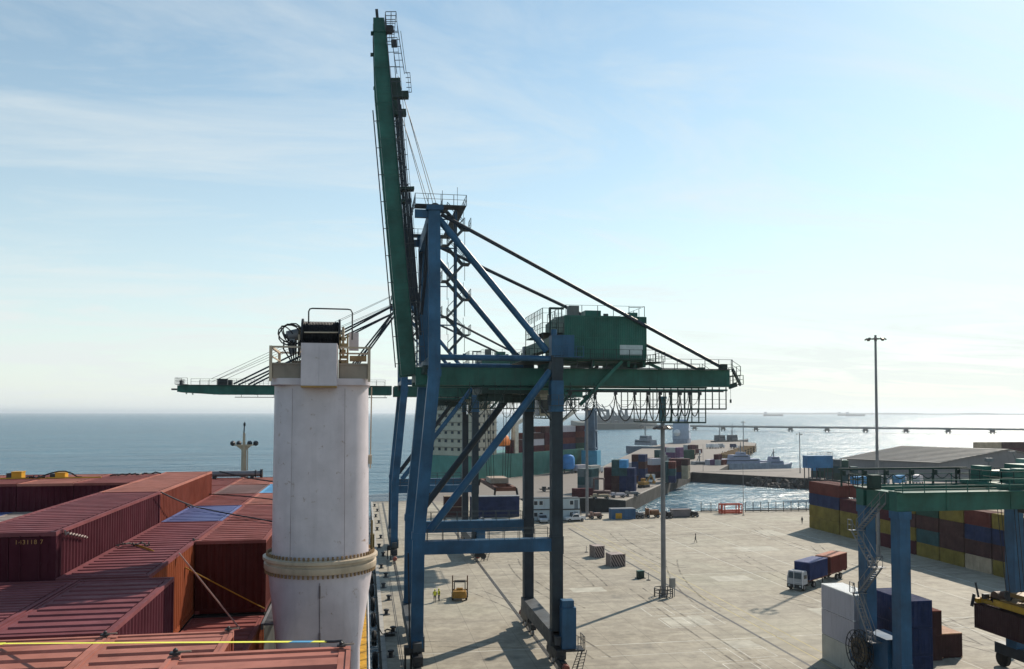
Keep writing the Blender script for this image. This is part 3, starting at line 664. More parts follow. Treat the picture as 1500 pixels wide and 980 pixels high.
for i in range(72):
    a = 2*PI*i/72; c_, s_ = math.cos(a), math.sin(a)
    mb.tube((1.80*c_, 1.80*s_, 8.68), (1.80*c_, 1.80*s_, 8.8), 0.035, n=6); mb.tube((1.76*c_, 1.76*s_, 9.2), (1.76*c_, 1.76*s_, 9.36), 0.036, n=6)
mb.build('bolt_ring', paint('rusty_bolt', (0.25, 0.16, 0.08), 0.6, 0.3, 0.3, 2), dc)
ZT = 15.07
mb = MB(); loft(mb, [(rr(1.59, 1.59, 1.36), 9.2), (rr(1.575, 1.575, 1.3), 12), (rr(1.545, 1.52, 1.15), ZT)]); mb.build('tower', ship_white, dc)
mb = MB()
for x, y in ((-0.86, -1.545), (0.79, -1.545)): mb.beam((x, y-0.005+0.0, ZT-0.3), (x*1.03, y-0.02-0.045, 9.3), 0.018, 0.02)
mb.build('weld_seam', paint('seam_rust', (0.3, 0.25, 0.26), 0.6, 0.3, 0.2, 1), dc)
mb = MB(); mb.beam((0.05, -1.74, 8.55), (0.05, -1.32, 6.3), 0.018, 0.02); mb.box((0.05, -1.66, 8.25), (0.05, 0.06, 0.4)); mb.box((0.05, -1.44, 6.75), (0.05, 0.06, 0.3)); mb.build('pedestal_seam', paint('seam_dark', (0.14, 0.11, 0.11), 0.6, 0.3, 0.2, 1), dc)
mb = MB(); loft(mb, [(rr(1.6, 1.56, 0.5), ZT-0.18), (rr(1.6, 1.56, 0.5), ZT+0.03)]); mb.build('top_rim', ship_white, dc)
for s in (-1, 1):
    mb = MB(); mb.b2((s*0.6, -1.5, ZT+0.03), (s*1.5, -1.45, ZT+0.48)); mb.b2((s*1.48, -1.45, ZT+0.03), (s*1.53, 1.3, ZT+0.48)); mb.box((s*1.05, -1.475, ZT+0.5), (0.95, 0.1, 0.06))
    mb.build('parapet', paint('parapet_shaded_beige', (0.24, 0.2, 0.16), 0.6, 0.2, 0.25, 1), dc)  # cream darkened to beige: shade on the plates put into the colour
for s in (-1, 1):
    mb = MB()
    mb.box((s*1.56, -1.5, ZT+0.5), (0.09, 0.09, 1.15)); mb.box((s*1.56, 1.3, ZT+0.5), (0.09, 0.09, 1.15)); mb.beam((s*1.56, -1.5, ZT+1.04), (s*1.56, 1.3, ZT+1.04), 0.07, 0.07)
    mb.beam((s*1.56, -1.5, ZT+1.04), (s*0.62, -1.5, ZT+1.04), 0.06, 0.06); mb.beam((s*1.56, -1.5, ZT+0.75), (s*1.56, 1.3, ZT+0.75), 0.04, 0.04); mb.beam((s*1.56, 1.3, ZT+1.04), (s*0.5, 1.3, ZT+1.04), 0.06, 0.06)
    mb.build('railing', ship_cream, dc)
hb_ = MB(); hb_.b2((-0.58, -2.0, ZT-0.22), (-0.02, -0.75, ZT+1.14)); hb_.b2((-0.017, -2.003, ZT-0.22), (0.54, -0.75, ZT+1.14)); ho = hb_.build('winch_housing', ship_white, dc)
mb = MB(); mb.b2((-0.58, -2.02, ZT-0.28), (0.54, -0.9, ZT-0.225)); mb.build('rusty_edge', paint('edge_rust', (0.33, 0.2, 0.07), 0.7, 0.3, 0.3, 2), ho)
ZD = ZT+1.55
prof = [(0.0, -0.57), (0.36, -0.57)]
for i in range(23): prof += [(0.42, -0.56+i*0.0485+0.008), (0.395, -0.56+i*0.0485+0.04)]
prof += [(0.36, 0.57), (0, 0.57)]
mb = MB(); mb.lathe(prof, (-0.02, -0.7, ZD), 24, axis='x'); dr = mb.build('rope_drum', rope_m, dc)
mb = MB()
for x in (-0.62, 0.58): mb.lathe([(0, -0.03), (0.5, -0.03), (0.5, 0.03), (0, 0.03)], (x, -0.7, ZD), 24, axis='x')
mb.build('drum_flange', steel_dark, dr)
mb = MB(); mb.tube((-0.55, -1.15, ZD), (0.72, -1.13, ZD+0.02), 0.025, n=6)
for x in (-0.72, 0.7): mb.box((x, -0.7, ZD-0.25), (0.07, 0.55, 0.95))
mb.build('drum_frame', ship_cream, dc)
mb = MB(); mb.path([(-0.42, -0.95, ZD+0.2), (-0.42, -0.95, ZD+0.72), (-0.38, -0.95, ZD+0.8), (-0.3, -0.95, ZD+0.82), (0.85, -0.9, ZD+0.82), (0.95, -0.9, ZD+0.8), (1.0, -0.9, ZD+0.7), (1.0, -0.9, ZD-0.2)], 0.024, 6); mb.build('guard_hoop', steel_dark, dc)
mb = MB(); mb.tube((-0.72, -0.7, ZD-0.02), (-1.12, -0.8, ZD-0.1), 0.2, 0.17, 14); mb.tube((-1.12, -0.8, ZD-0.1), (-1.22, -0.82, ZD-0.12), 0.08, n=8); mb.box((-0.95, -0.75, ZD-0.45), (0.18, 0.4, 0.5)); mb.build('winch_motor', steel_grey, dc)
mb = MB()
for k, (cx, rad) in enumerate(((-1.0, 0.36), (-1.05, 0.3), (-0.92, 0.33), (-1.12, 0.26))):
    mb.path([(cx+0.12*math.sin(a_*1.3+k)+rad*0.75*math.cos(a_), -0.95-0.05*k, ZD-0.05+rad*math.sin(a_)) for a_ in [PI*2*i/14 for i in range(13)]], 0.022, 6)
for k in range(6):
    x0 = -1.2+k*0.13; mb.path([(x0, -1.0, ZD-0.25), (x0+0.05*math.sin(k), -1.12, ZD-0.55), (-0.98+k*0.06, -1.2, ZD-0.9), (-1.0+k*0.08, -1.15, ZT+0.1)], 0.024, 6)
mb.build('hydraulic_hoses', black_m, dc)
mb = MB(); mb.box((1.05, -0.4, ZD-0.22), (0.32, 0.3, 0.6)); mb.build('junction_box', ship_white, dc)
mb = MB()
for k in range(7): mb.box((0.7+0.03*(k % 2), -1.2, ZT+0.15+k*0.2), (0.2, 0.16, 0.1))
mb.beam((0.62, -1.25, ZT), (0.62, -1.25, ZT+1.5), 0.06, 0.06); mb.beam((0.86, -1.25, ZT), (0.86, -1.25, ZT+1.5), 0.06, 0.06); mb.box((1.2, -0.9, ZT+0.72), (0.55, 0.5, 0.16)); mb.build('valve_block', paint('valve_rust', (0.3, 0.2, 0.1), 0.6, 0.35, 0.35, 3), dc)
mb = MB(); mb.box((0.7, -0.3, ZT+0.36), (0.3, 0.9, 0.65)); mb.box((-0.8, -0.1, ZT+0.35), (0.4, 0.8, 0.6)); mb.build('winch_bed', ship_cream, dc)
mb = MB(); mb.ladder((1.63, 0.2, ZT-3.0), (1.66, 0.2, ZT-0.2), 0.4, (0, 1, 0), 0.3, 0.02); mb.box((1.62, -0.3, 12.4), (0.12, 0.2, 0.3)); mb.build('side_ladder', ship_cream, dc)
mb = MB(); mb.box((1.72, 0.2, 9.55), (0.14, 0.26, 0.5)); mb.tube((1.7, 0.0, 9.3), (1.7, 0.0, 10.3), 0.035, n=6); mb.build('ring_lubricator', paint('lubricator_dark', (0.12, 0.09, 0.03), 0.6, 0.3), dc)

# ------------------------------------------------------------------ ship-to-shore gantry crane
def sts_crane(Y0, raised, label):
    c = thing('gantry_crane', label, 'crane', (0, Y0, 0), 0, None)
    def part(mb, name, m, parent=None): return mb.build(name, m, parent or c)
    W = 15.3; XW, XL = 5.3, 19.6
    for y in (0, W):
        mb = MB(); pts = [(XW, y, 2.6), (5.42, y, 13.6), (6.95, y, 30.0), (6.85, y, 46.5)]
        for a, b in zip(pts[:-1], pts[1:]): mb.beam(a, (b[0], b[1], b[2]+0.02), 1.25, 1.2, 0, (1, 0, 0.001))
        for a in pts[1:3]: mb.beam((a[0]-0.02, y, a[2]-0.35), (a[0]+0.02, y, a[2]+0.35), 1.33, 1.34, 0, (1, 0, 0.001))
        part(mb, 'leg', crane_blue)
        mb = MB(); mb.beam((XL, y, 2.6), (XL, y, 33.9), 1.2, 1.15, 0, (1, 0, 0.001))
        for z0 in (12.4, 27.3, 31.0): mb.beam((XL, y, z0-0.9), (XL, y, z0+0.9), 1.3, 1.26, 0, (1, 0, 0.001))
        part(mb, 'leg', paint('leg_dark', (0.015, 0.027, 0.038), 0.55, 0.25, 0.2, 0.4) if y == 0 else crane_dark)
        mb = MB(); mb.beam((XL, y, 26.2), (XL, y, 29.3), 1.34, 1.3, 0, (1, 0, 0.001)); mb.box((XL, y, 26.15), (1.6, 1.55, 0.12)); part(mb, 'splice_sleeve', crane_blue); mb = MB(); mb.beam((XL, y, 31.7), (XL, y, 34.0), 1.28, 1.22, 0, (1, 0, 0.001)); part(mb, 'leg_cap', crane_blue)
        mb = MB(); mb.beam((5.95, y, 12.45), (19.1, y, 12.45), 1.15, 1.3)
        for x in (8.5, 11.5, 14.5, 17): mb.box((x, y, 12.45), (0.06, 1.2, 1.34))
        part(mb, 'portal_beam', crane_blue)
        mb = MB(); mb.railing([(6.3, y-0.5, 13.1), (18.8, y-0.5, 13.1)], 1.05, 1.55, 0.022); mb.railing([(6.3, y+0.5, 13.1), (18.8, y+0.5, 13.1)], 1.05, 1.55, 0.022); part(mb, 'walkway_railing', rail_grey)
        mb = MB(); mb.tube((7.5, y, 31.6), (19.1, y, 31.6), 0.3, n=12)
        for x in (10, 13.5): mb.box((x, y, 31.95), (0.3, 0.2, 0.12))
        part(mb, 'tie_pipe', crane_blue)
        mb = MB(); mb.tube((6.6, y, 14.2), (19.0, y, 30.3), 0.4, n=12); part(mb, 'diagonal_brace', crane_blue if y == 0 else crane_dark)
        mb = MB(); mb.tube((7.3, y, 45.8), (18.6, y, 32.4), 0.36, n=12); part(mb, 'back_strut', crane_blue)
    for x in (XW, XL):
        mb = MB(); mb.beam((x, -0.6, 2.95), (x, W+0.6, 2.95), 1.5, 1.5); mb.beam((x, -1.5, 2.9), (x, -0.6, 2.9), 0.85, 0.8); mb.beam((x, W+0.6, 2.9), (x, W+1.5, 2.9), 0.85, 0.8)
        part(mb, 'sill_beam', paint('crane_sill', (0.06, 0.065, 0.07), 0.6, 0.25, 0.15, 0.6))
        for y in (0, W):
            mb = MB(); mb.beam((x, y-2.2, 1.7), (x, y+2.2, 1.7), 1.0, 0.95); mb.box((x, y, 2.25), (0.8, 0.9, 0.6))
            for yy in (-2.1, 2.1): mb.beam((x, y+yy-1.35, 0.95), (x, y+yy+1.35, 0.95), 0.62, 0.62); mb.box((x, y+yy, 1.35), (0.5, 0.6, 0.4))
            bg_ = part(mb, 'bogie', steel_dark)
            for yy in (-3.0, -1.2, 1.2, 3.0):
                mb = MB(); mb.lathe([(0, -0.08), (0.42, -0.08), (0.42, 0.08), (0, 0.08)], (x, y+yy, 0.43), 14, axis='x'); part(mb, 'wheel', steel_grey, bg_)
            mb = MB(); s = -1 if y == 0 else 1; mb.lathe([(0, 0), (0.33, 0), (0.4, 0.35), (0.28, 0.75), (0, 0.78)], (0, 0, 0), 12, axis='y')
            b_ = part(mb, 'buffer', paint('buffer_red', (0.2, 0.05, 0.035), 0.6, 0.3, 0.2, 1)); b_.location = (x+0.0, y+s*3.7-(0.0 if s > 0 else 0.78), 1.0)
    # cross beams along the quay
    for x, z0, h in ((6.9, 31.0, 1.3), (6.85, 45.8, 1.5), (XL, 33.3, 1.2)):
        mb = MB(); mb.beam((x, 0.6, z0), (x, W-0.6, z0), 1.1, h); part(mb, 'cross_beam', crane_blue if x < 10 else crane_green)
    # apex platform
    for y in (0, W): mb = MB(); mb.box((6.9, y, 46.75), (1.7, 1.6, 0.5)); mb.beam((4.9, y, 46.2), (6.4, y, 46.2), 0.5, 0.8); part(mb, 'apex_block', crane_blue)
    mb = MB(); mb.b2((4.9, -0.7, 47.02), (10.1, 1.3, 47.07)); mb.b2((4.9, W-1.3, 47.02), (10.1, W+0.7, 47.07)); mb.b2((9.1, 1.3, 47.02), (10.1, W-1.3, 47.07)); mb.railing([(10.1, -0.7, 47.07), (4.9, -0.7, 47.07), (4.9, W+0.7, 47.07), (10.1, W+0.7, 47.07), (10.1, -0.7, 47.07)], 1.05, 1.3, 0.022)
    mb.beam((7.7, 0, 47.1), (7.7, 0, 48.7), 0.05, 0.05); mb.beam((9.2, -0.4, 47.1), (9.2, -0.4, 49.0), 0.04, 0.04); part(mb, 'apex_platform', rail_grey)
    mb = MB()
    for y in (4.2, 5.2, 10.2, 11.2): mb.lathe([(0, -0.09), (0.62, -0.09), (0.55, 0), (0.62, 0.09), (0, 0.09)], (7.3, y, 47.8), 18, axis='y')
    for y in (3.9, 5.6, 9.9, 11.6): mb.beam((6.8, y, 47.1), (7.3, y, 48.1), 0.1, 0.5)
    part(mb, 'sheave_block', steel_dark)
    # zigzag stairs up the tower
    stt = link('stair_tower', None, c)
    mb = MB()
    for x, y in ((9.25, 1.2), (9.25, 2.6)): mb.beam((x, y, 32), (x, y, 47.1), 0.2, 0.2)
    for z0 in (35, 39, 43, 46): mb.beam((7.3, 1.2, z0), (9.25, 1.2, z0), 0.1, 0.12)
    part(mb, 'stair_post', crane_blue, stt)
    zz = 32.2
    for k in range(8):
        mb = MB(); y = 1.1 if k % 2 == 0 else 2.3; xa, xb = (8.4, 10.1) if k % 2 == 0 else (10.1, 8.4); z1 = zz+1.85
        for dy in (-0.35, 0.35):
            mb.beam((xa, y+dy, zz), (xb, y+dy, z1), 0.06, 0.24); mb.beam((xa, y+dy, zz+1.0), (xb, y+dy, z1+1.0), 0.06, 0.06)
            for t in (0, 0.5, 1): mb.beam((xa+(xb-xa)*t, y+dy, zz+1.85*t), (xa+(xb-xa)*t, y+dy, zz+1.85*t+1.0), 0.03, 0.03)
        for i in range(1, 9): mb.box((xa+(xb-xa)*i/9, y, zz+1.85*i/9), (0.24, 0.66, 0.07))
        mb.beam((xb, y-0.35, zz), (xb, y-0.35, z1+1.0), 0.05, 0.05); mb.beam((xa, y-0.35, zz), (xa, y-0.35, z1), 0.04, 0.04)
        ex = 0.45 if xb > 9 else -0.45
        mb.b2((xb, 0.7, z1-0.04), (xb+ex*1.4, 2.7, z1)); mb.railing([(xb+ex*1.4, 0.7, z1), (xb+ex*1.4, 2.7, z1)], 1.0, 1.0, 0.02)
        part(mb, 'stair_flight', rail_grey, stt); zz = z1
    # girders
    for y in (4.3, 10.8):
        mb = MB(); mb.beam((5.3, y, 29.85), (40.5, y, 29.85), 0.95, 1.75); mb.beam((5.3, y, 30.76), (40.5, y, 30.76), 1.15, 0.06); mb.beam((5.3, y, 28.93), (40.5, y, 28.93), 1.25, 0.08)
        for x in range(8, 41, 4): mb.box((x, y, 29.85), (0.05, 1.0, 1.7))
        mb.beam((13, y-0.9*(1 if y < 7 else -1), 28.5), (40.0, y-0.9*(1 if y < 7 else -1), 28.5), 0.12, 0.2)
        part(mb, 'girder', crane_green)
        mb = MB(); s = -1 if y < 7 else 1
        mb.b2((21, y+s*0.55, 30.8), (40.4, y+s*1.45, 30.85)); mb.railing([(21, y+s*1.42, 30.85), (40.4, y+s*1.42, 30.85)], 1.05, 1.6, 0.022); part(mb, 'girder_walkway', rail_grey)
    for x in (5.6, 12.5, 23, 33, 40.2): mb = MB(); mb.beam((x, 4.8, 29.9), (x, 10.3, 29.9), 0.7, 1.2); part(mb, 'girder_tie', green_dark)
    for y in (4.3, 10.8):
        for x in (6.3, 19.6): mb = MB(); mb.beam((x, 0.5 if y < 7 else W-0.5, 30.4), (x, y, 30.4), 0.8, 0.8); part(mb, 'girder_seat', green_dark)
    mb = MB(); mb.b2((40.5, 3.4, 30.1), (41.6, 11.7, 30.16)); mb.railing([(40.5, 3.4, 30.85), (41.6, 3.4, 30.16), (41.6, 11.7, 30.16), (40.5, 11.7, 30.85)], 1.05, 1.0, 0.022); mb.b2((41.6, 5.5, 29.2), (42.9, 9, 29.26)); mb.railing([(41.6, 5.5, 29.26), (42.9, 5.5, 29.26), (42.9, 9, 29.26)], 1.05, 0.9, 0.022)
    mb.beam((41.0, 4.2, 30.9), (42.6, 5.6, 29.2), 0.2, 0.35); mb.beam((40.6, 4.3, 28.9), (41.5, 4.3, 29.2), 0.3, 0.5); mb.tube((40.8, 4.3, 29), (40.8, 4.3, 27.4), 0.02); mb.box((40.8, 4.3, 27.3), (0.16, 0.16, 0.4)); part(mb, 'end_platform', green_dark)
    mb = MB(); mb.box((39.9, 4.3, 31.1), (0.8, 0.7, 0.7)); mb.box((39.9, 10.8, 31.1), (0.8, 0.7, 0.7)); part(mb, 'stay_anchor', green_dark)
    for y0_, y1_ in ((0.3, 4.3), (W-0.3, 10.8)):
        mb = MB(); mb.tube((7.6, y0_, 46.3), (39.8, y1_, 31.1), 0.2, n=10); part(mb, 'back_stay', crane_dark)
    # machinery house
    hx0, hx1, hy0, hy1, hz0, hz1 = 21.3, 30.5, 3.3, 13.2, 31.9, 36.5
    h = MB(); n = 44
    for (xa, ya, xb, yb) in ((hx0, hy0, hx1, hy0), (hx1, hy0, hx1, hy1), (hx1, hy1, hx0, hy1), (hx0, hy1, hx0, hy0)):
        a, b = Vector((xa, ya, 0)), Vector((xb, yb, 0)); d = (b-a); nrm = Vector((d.y, -d.x, 0)).normalized(); pf = []
        for i in range(n):
            for f_, o_ in ((0, 0), (0.62, 0), (0.7, -0.04), (0.92, -0.04)): pf.append(a+d*((i+f_)/n)+nrm*o_)
        pf.append(b); k = len(pf); h.add([(p.x, p.y, hz0) for p in pf]+[(p.x, p.y, hz1) for p in pf], [(i, i+1, k+i+1, k+i) for i in range(k-1)])
    h.add([(hx0, hy0, hz1), (hx1, hy0, hz1), (hx1, (hy0+hy1)/2, hz1+0.35), (hx0, (hy0+hy1)/2, hz1+0.35), (hx0, hy1, hz1), (hx1, hy1, hz1)], [(0, 1, 2, 3), (3, 2, 5, 4), (0, 3, 4), (1, 5, 2)])
    h.b2((hx0, hy0, hz0-0.3), (hx1, hy1, hz0+0.01)); house = part(h, 'machinery_house', crane_green)
    mb = MB(); mb.b2((hx0, hy0-0.06, hz1-0.12), (hx1, hy0-0.01, hz1+0.04)); mb.b2((hx0-0.05, hy0-0.06, hz0), (hx0, hy0, hz1)); mb.b2((hx1, hy0-0.06, hz0), (hx1+0.05, hy0, hz1)); mb.b2((hx0, hy0-0.05, 34.1), (hx1, hy0-0.01, 34.17)); part(mb, 'house_trim', crane_green, house)
    mb = MB(); mb.b2((27.5, hy0-0.05, 32.3), (30.1, hy0-0.015, 33.4)); part(mb, 'pale_panel', pale_panel, house)
    mb = MB(); mb.b2((hx0-0.07, 5, 32.0), (hx0-0.01, 6, 34.0)); part(mb, 'door', green_dark, house)
    mb = MB(); mb.b2((22.0, 4.0, 36.6), (23.1, 5.2, 37.7)); mb.b2((22.2, 3.98, 36.8), (22.9, 4.01, 37.5)); part(mb, 'roof_fan', paint('fan_box', (0.12, 0.13, 0.13), 0.6), house)
    mb = MB(); mb.b2((24.2, 5.5, 36.65), (26.0, 7.5, 37.4)); part(mb, 'roof_vent', crane_green, house); mb = MB(); mb.b2((29.2, 5, 36.6), (30.1, 6.5, 37.2)); part(mb, 'roof_vent', crane_green, house)
    mb = MB(); mb.railing([(hx0+0.2, hy0+0.2, hz1+0.1), (hx1-0.1, hy0+0.2, hz1+0.1), (hx1-0.1, hy1-0.2, hz1+0.1), (hx0+0.2, hy1-0.2, hz1+0.1), (hx0+0.2, hy0+0.2, hz1+0.1)], 1.1, 1.9, 0.018, 0, False); mb.box((26.0, 3.6, 36.7), (0.5, 0.3, 0.25)); mb.box((29.4, 3.7, 37.6), (1.3, 0.1, 0.06)); part(mb, 'roof_railing', rail_grey, house)
    mb = MB(); mb.b2((17.2, 2.4, 31.7), (21.2, 13.9, 31.76)); mb.b2((21.2, 2.3, 31.7), (31.2, 3.25, 31.76)); mb.b2((30.55, 2.3, 31.5), (32.3, 13.9, 31.56))
    mb.railing([(31.2, 2.3, 31.76), (21.0, 2.3, 31.76)], 1.05, 1.5, 0.022); mb.railing([(17.2, 13.9, 31.76), (17.2, 2.4, 31.76), (19.0, 2.4, 31.76)], 1.05, 1.1, 0.022); mb.railing([(32.3, 13.9, 31.56), (32.3, 2.3, 31.56), (31.2, 2.3, 31.56)], 1.05, 1.0, 0.022)
    mb.b2((18.9, 3.5, 34.6), (21.2, 13.3, 34.66)); mb.railing([(21.2, 3.5, 34.66), (18.9, 3.5, 34.66), (18.9, 13.3, 34.66)], 1.05, 0.9, 0.022)
    for x, y in ((18.9, 3.5), (18.9, 8), (18.9, 13.2)): mb.beam((x, y, 31.7), (x, y, 37.3), 0.08, 0.08)
    mb.railing([(18.9, 3.5, 36.2), (21.0, 3.5, 36.2)], 1.1, 0.8, 0.022); mb.railing([(18.9, 3.5, 36.2), (18.9, 13.2, 36.2)], 1.1, 0.9, 0.022); mb.ladder((20.2, 3.4, 31.8), (20.2, 3.4, 36.6), 0.45, (1, 0, 0)); part(mb, 'house_platform', green_dark)
    mb = MB()
    for x in (20.5, 24.5, 28.5, 30.3): mb.beam((x, 3.3, 31.3), (x, 13.2, 31.3), 0.3, 0.6); 
    for x in (24.5, 29.5): mb.box((x, 4.3, 31.0), (0.4, 0.5, 0.5)); mb.box((x, 10.8, 31.0), (0.4, 0.5, 0.5))
    mb.beam((22.8, 2.6, 26.8), (27.6, 2.9, 31.6), 0.3, 0.35); mb.beam((22.8, 12.6, 26.8), (27.6, 12.6, 31.6), 0.3, 0.35); mb.beam((30.8, 3.3, 31.4), (32.2, 3.3, 30.8), 0.25, 0.3); part(mb, 'house_support', crane_green)
    mb = MB(); mb.tube((19.3, -0.3, 31.8), (19.3, -0.3, 34.6), 0.32, n=12); mb.b2((19.2, -0.9, 31.72), (22.3, 0.6, 31.8)); mb.box((20.7, 0.1, 32.95), (1.5, 0.9, 2.2)); mb.box((20.7, -0.38, 33.2), (1.1, 0.05, 0.08)); mb.railing([(19.2, -0.9, 31.8), (22.3, -0.9, 31.8)], 1.05, 0.8, 0.022); part(mb, 'leg_head', crane_blue)
    mb = MB(); mb.beam((19.4, 2.0, 34.4), (19.4, 2.0, 37.2), 0.2, 0.2); mb.beam((19.4, 2.0, 37.1), (20.9, 2.0, 37.1), 0.18, 0.22); mb.beam((20.3, 2.0, 34.4), (20.3, 2.0, 37.1), 0.08, 0.08); part(mb, 'davit', green_dark)
    # trolley with cab, service platforms under the girders
    mb = MB(); mb.b2((12.3, 3.6, 28.0), (18.3, 11.5, 28.7)); mb.b2((13.0, 4.2, 27.2), (14.6, 6.2, 28.0)); mb.b2((15.4, 8, 27.1), (17.6, 10.6, 28.0))
    for x in (13, 15.4, 17.6):
        for y in (5, 9.4): mb.lathe([(0, -0.1), (0.5, -0.1), (0.44, 0), (0.5, 0.1), (0, 0.1)], (x, y, 27.7), 14, axis='y')
    tr = part(mb, 'trolley', green_dark)
    mb = MB(); mb.b2((19.0, 5.4, 25.6), (21.0, 8.2, 28.0)); mb.b2((18.4, 5.9, 28.0), (20, 7.6, 28.6)); cab = part(mb, 'operator_cab', cream_m, tr)
    mb = MB(); mb.b2((19.1, 5.37, 25.9), (20.9, 5.395, 27.4)); mb.b2((18.97, 5.6, 25.7), (18.995, 8.0, 27.4)); part(mb, 'cab_glazing', glass_m, cab)
    z0 = 26.4
    for ya, yb in ((2.0, 3.4), (13.2, 11.8)):
        mb = MB(); mb.b2((10.8, ya, z0), (24.2, yb, z0+0.06)); mb.railing([(10.8, ya, z0+0.06), (24.2, ya, z0+0.06)], 1.1, 0.85, 0.022)
        for x in (10.8, 13.5, 16.2, 21.6, 24.2): mb.beam((x, ya, z0), (x, ya, 29.2), 0.07, 0.07)
        for x in (11, 13.6, 20.5, 23.2): mb.beam((x, ya+(0.1 if ya < 7 else -0.1), z0), (x+1.3, ya+(0.1 if ya < 7 else -0.1), 28.9), 0.08, 0.08); mb.beam((x+1.3, ya+(0.1 if ya < 7 else -0.1), z0), (x, ya+(0.1 if ya < 7 else -0.1), 28.9), 0.06, 0.06)
        part(mb, 'service_platform', green_dark)
    mb = MB(); mb.b2((18.9, -1.2, 26.7), (20.6, 1.0, 26.75)); mb.railing([(18.9, 1.0, 26.75), (18.7, -1.2, 26.75), (21.4, -1.2, 26.75), (21.4, 1.0, 26.75)], 1.05, 0.8, 0.02)
    for s in (-1, 1): mb.beam((19.6+s*0.6, -0.2, 25.2), (19.6+s*1.9, -0.9, 26.7), 0.12, 0.12)
    part(mb, 'leg_platform', rail_grey)
    # festoon cable and rear service cage
    mb = MB(); mb.beam((21.5, 3.3, 28.35), (39.5, 3.3, 28.35), 0.1, 0.14); fx = [21.9, 24.7, 27.0, 29.2, 30.7, 32.1, 33.3, 34.4, 35.5, 36.7]; fest = part(mb, 'festoon_rail', steel_dark)
    for i, x in enumerate(fx):
        mb = MB(); mb.box((x, 3.3, 28.1), (0.34, 0.28, 0.34)); part(mb, 'cable_hanger', steel_dark, fest)
    for i, (a, b) in enumerate(zip(fx[:-1], fx[1:])):
        mb = MB(); dp = 2.9 if i < 5 else 2.4
        for dy, dd in ((0.0, 1.0), (0.4, 0.48)):
            mb.path([(a+(b-a)*t, 3.3+dy, 28.0-dp*dd*(1-(2*t-1)**2)**0.62) for t in [k/14 for k in range(15)]], 0.06 if dy == 0 else 0.03, 5)
        part(mb, 'cable_loop', rope_m, fest)
    for (xa, xb, za, zb, nm) in ((30.6, 39.4, 26.4, 28.8, 'service_cage'), (32.2, 37.0, 24.9, 26.35, 'lower_cage')):
        mb = MB()
        for y in (2.4, 12.8):
            k = int((xb-xa)/0.75)
            for i in range(k+1): x = xa+(xb-xa)*i/k; mb.beam((x, y, za), (x, y, zb), 0.1, 0.1)
            mb.beam((xa, y, za), (xb, y, za), 0.14, 0.16); mb.beam((xa, y, za+1.05), (xb, y, za+1.05), 0.04, 0.04); mb.beam((xa, y, za+0.55), (xb, y, za+0.55), 0.03, 0.03)
        for x in (xa, (xa+xb)/2, xb): mb.beam((x, 2.4, za), (x, 12.8, za), 0.1, 0.14)
        if nm == 'lower_cage':
            mb.b2((xa, 2.4, za), (xb, 12.8, za+0.05))
            for i in range(4): mb.beam((xa+i, 3.4, za), (xa+i+0.4, 3.4, zb), 0.2, 0.1)
        part(mb, nm, green_dark)
    # landside cabinets, ladder; waterside cable gear
    mb = MB(); mb.b2((19.75, -2.0, 2.2), (21.2, -0.75, 6.3)); mb.b2((19.8, -1.9, 6.32), (21.0, -0.8, 7.0)); part(mb, 'electrical_cabinet', crane_blue)
    mb = MB(); mb.b2((19.7, -2.3, 2.0), (22.0, -0.6, 2.15)); mb.railing([(21.3, -2.3, 2.15), (22.0, -2.3, 2.15), (22.0, -0.6, 2.15)], 1.3, 0.5, 0.025); mb.ladder((21.9, -2.4, 2.1), (21.0, -3.6, 0.05), 0.6, (1, 0.3, 0), 0.3, 0.03); mb.ladder((21.5, -2.5, 2.1), (20.4, -3.4, 0.05), 0.5, (1, 0.3, 0), 0.25, 0.03); part(mb, 'access_ladder', steel_dark)
    mb = MB(); mb.beam((4.6, -0.3, 2.6), (4.4, -0.3, 12), 0.14, 0.14); mb.tube((4.7, -1.0, 0.2), (4.7, -1.0, 2.3), 0.1, n=6); mb.tube((4.2, 0.6, 0.2), (4.2, 0.6, 2.0), 0.1, n=6); mb.box((4.5, 0, 2.3), (0.9, 1.0, 0.8)); part(mb, 'cable_guide', steel_dark)
    mb = MB(); mb.box((11.5, 0.1, 11.55), (0.7, 0.4, 0.45)); mb.lathe([(0, -0.12), (0.3, -0.12), (0.3, 0.12), (0, 0.12)], (12.0, 0.1, 11.4), 14, axis='y'); part(mb, 'floodlight', steel_dark)
    # boom, built lying and turned about its hinge
    ang = R(84.7) if raised else 0.0
    piv = (4.6, 0, 30.3 if raised else 30.0)
    bm = link('boom', None, c, piv); bm.rotation_euler = (0, ang, 0); bm.scale = (0.962 if raised else 0.93, 1, 1)
    for y in (4.9, 10.4):
        mb = MB(); mb.beam((0.3, y, 0), (-33, y, 0), 0.9, 1.62); mb.beam((-33, y, 0.0), (-39.6, y, 0.12), 0.9, 1.62, 0, (0, 0, 1), 0.8, 1.15)
        for x in range(2, 39, 4): mb.box((-x, y, 0), (0.06, 0.96, 1.68))
        part(mb, 'boom_girder', crane_green, bm)
        if y < 7:
            mb = MB(); mb.beam((-0.6, y-0.4, -1.35), (-29.2, y-0.4, -1.35), 0.12, 0.12)
            for x in range(1, 30, 3): mb.beam((-x, y-0.4, -1.35), (-x, y-0.4, -0.8), 0.07, 0.07)
            part(mb, 'festoon_rail', steel_dark, bm)
        mb = MB(); s = -1 if y < 7 else 1; yo = y+s*0.8
        mb.b2((-1, yo-0.35, 0.75), (-37, yo+0.35, 0.8)); mb.railing([(-1, yo+s*0.3, 0.8), (-37, yo+s*0.3, 0.8)], 1.05, 1.6, 0.022); part(mb, 'boom_walkway', rail_grey, bm)
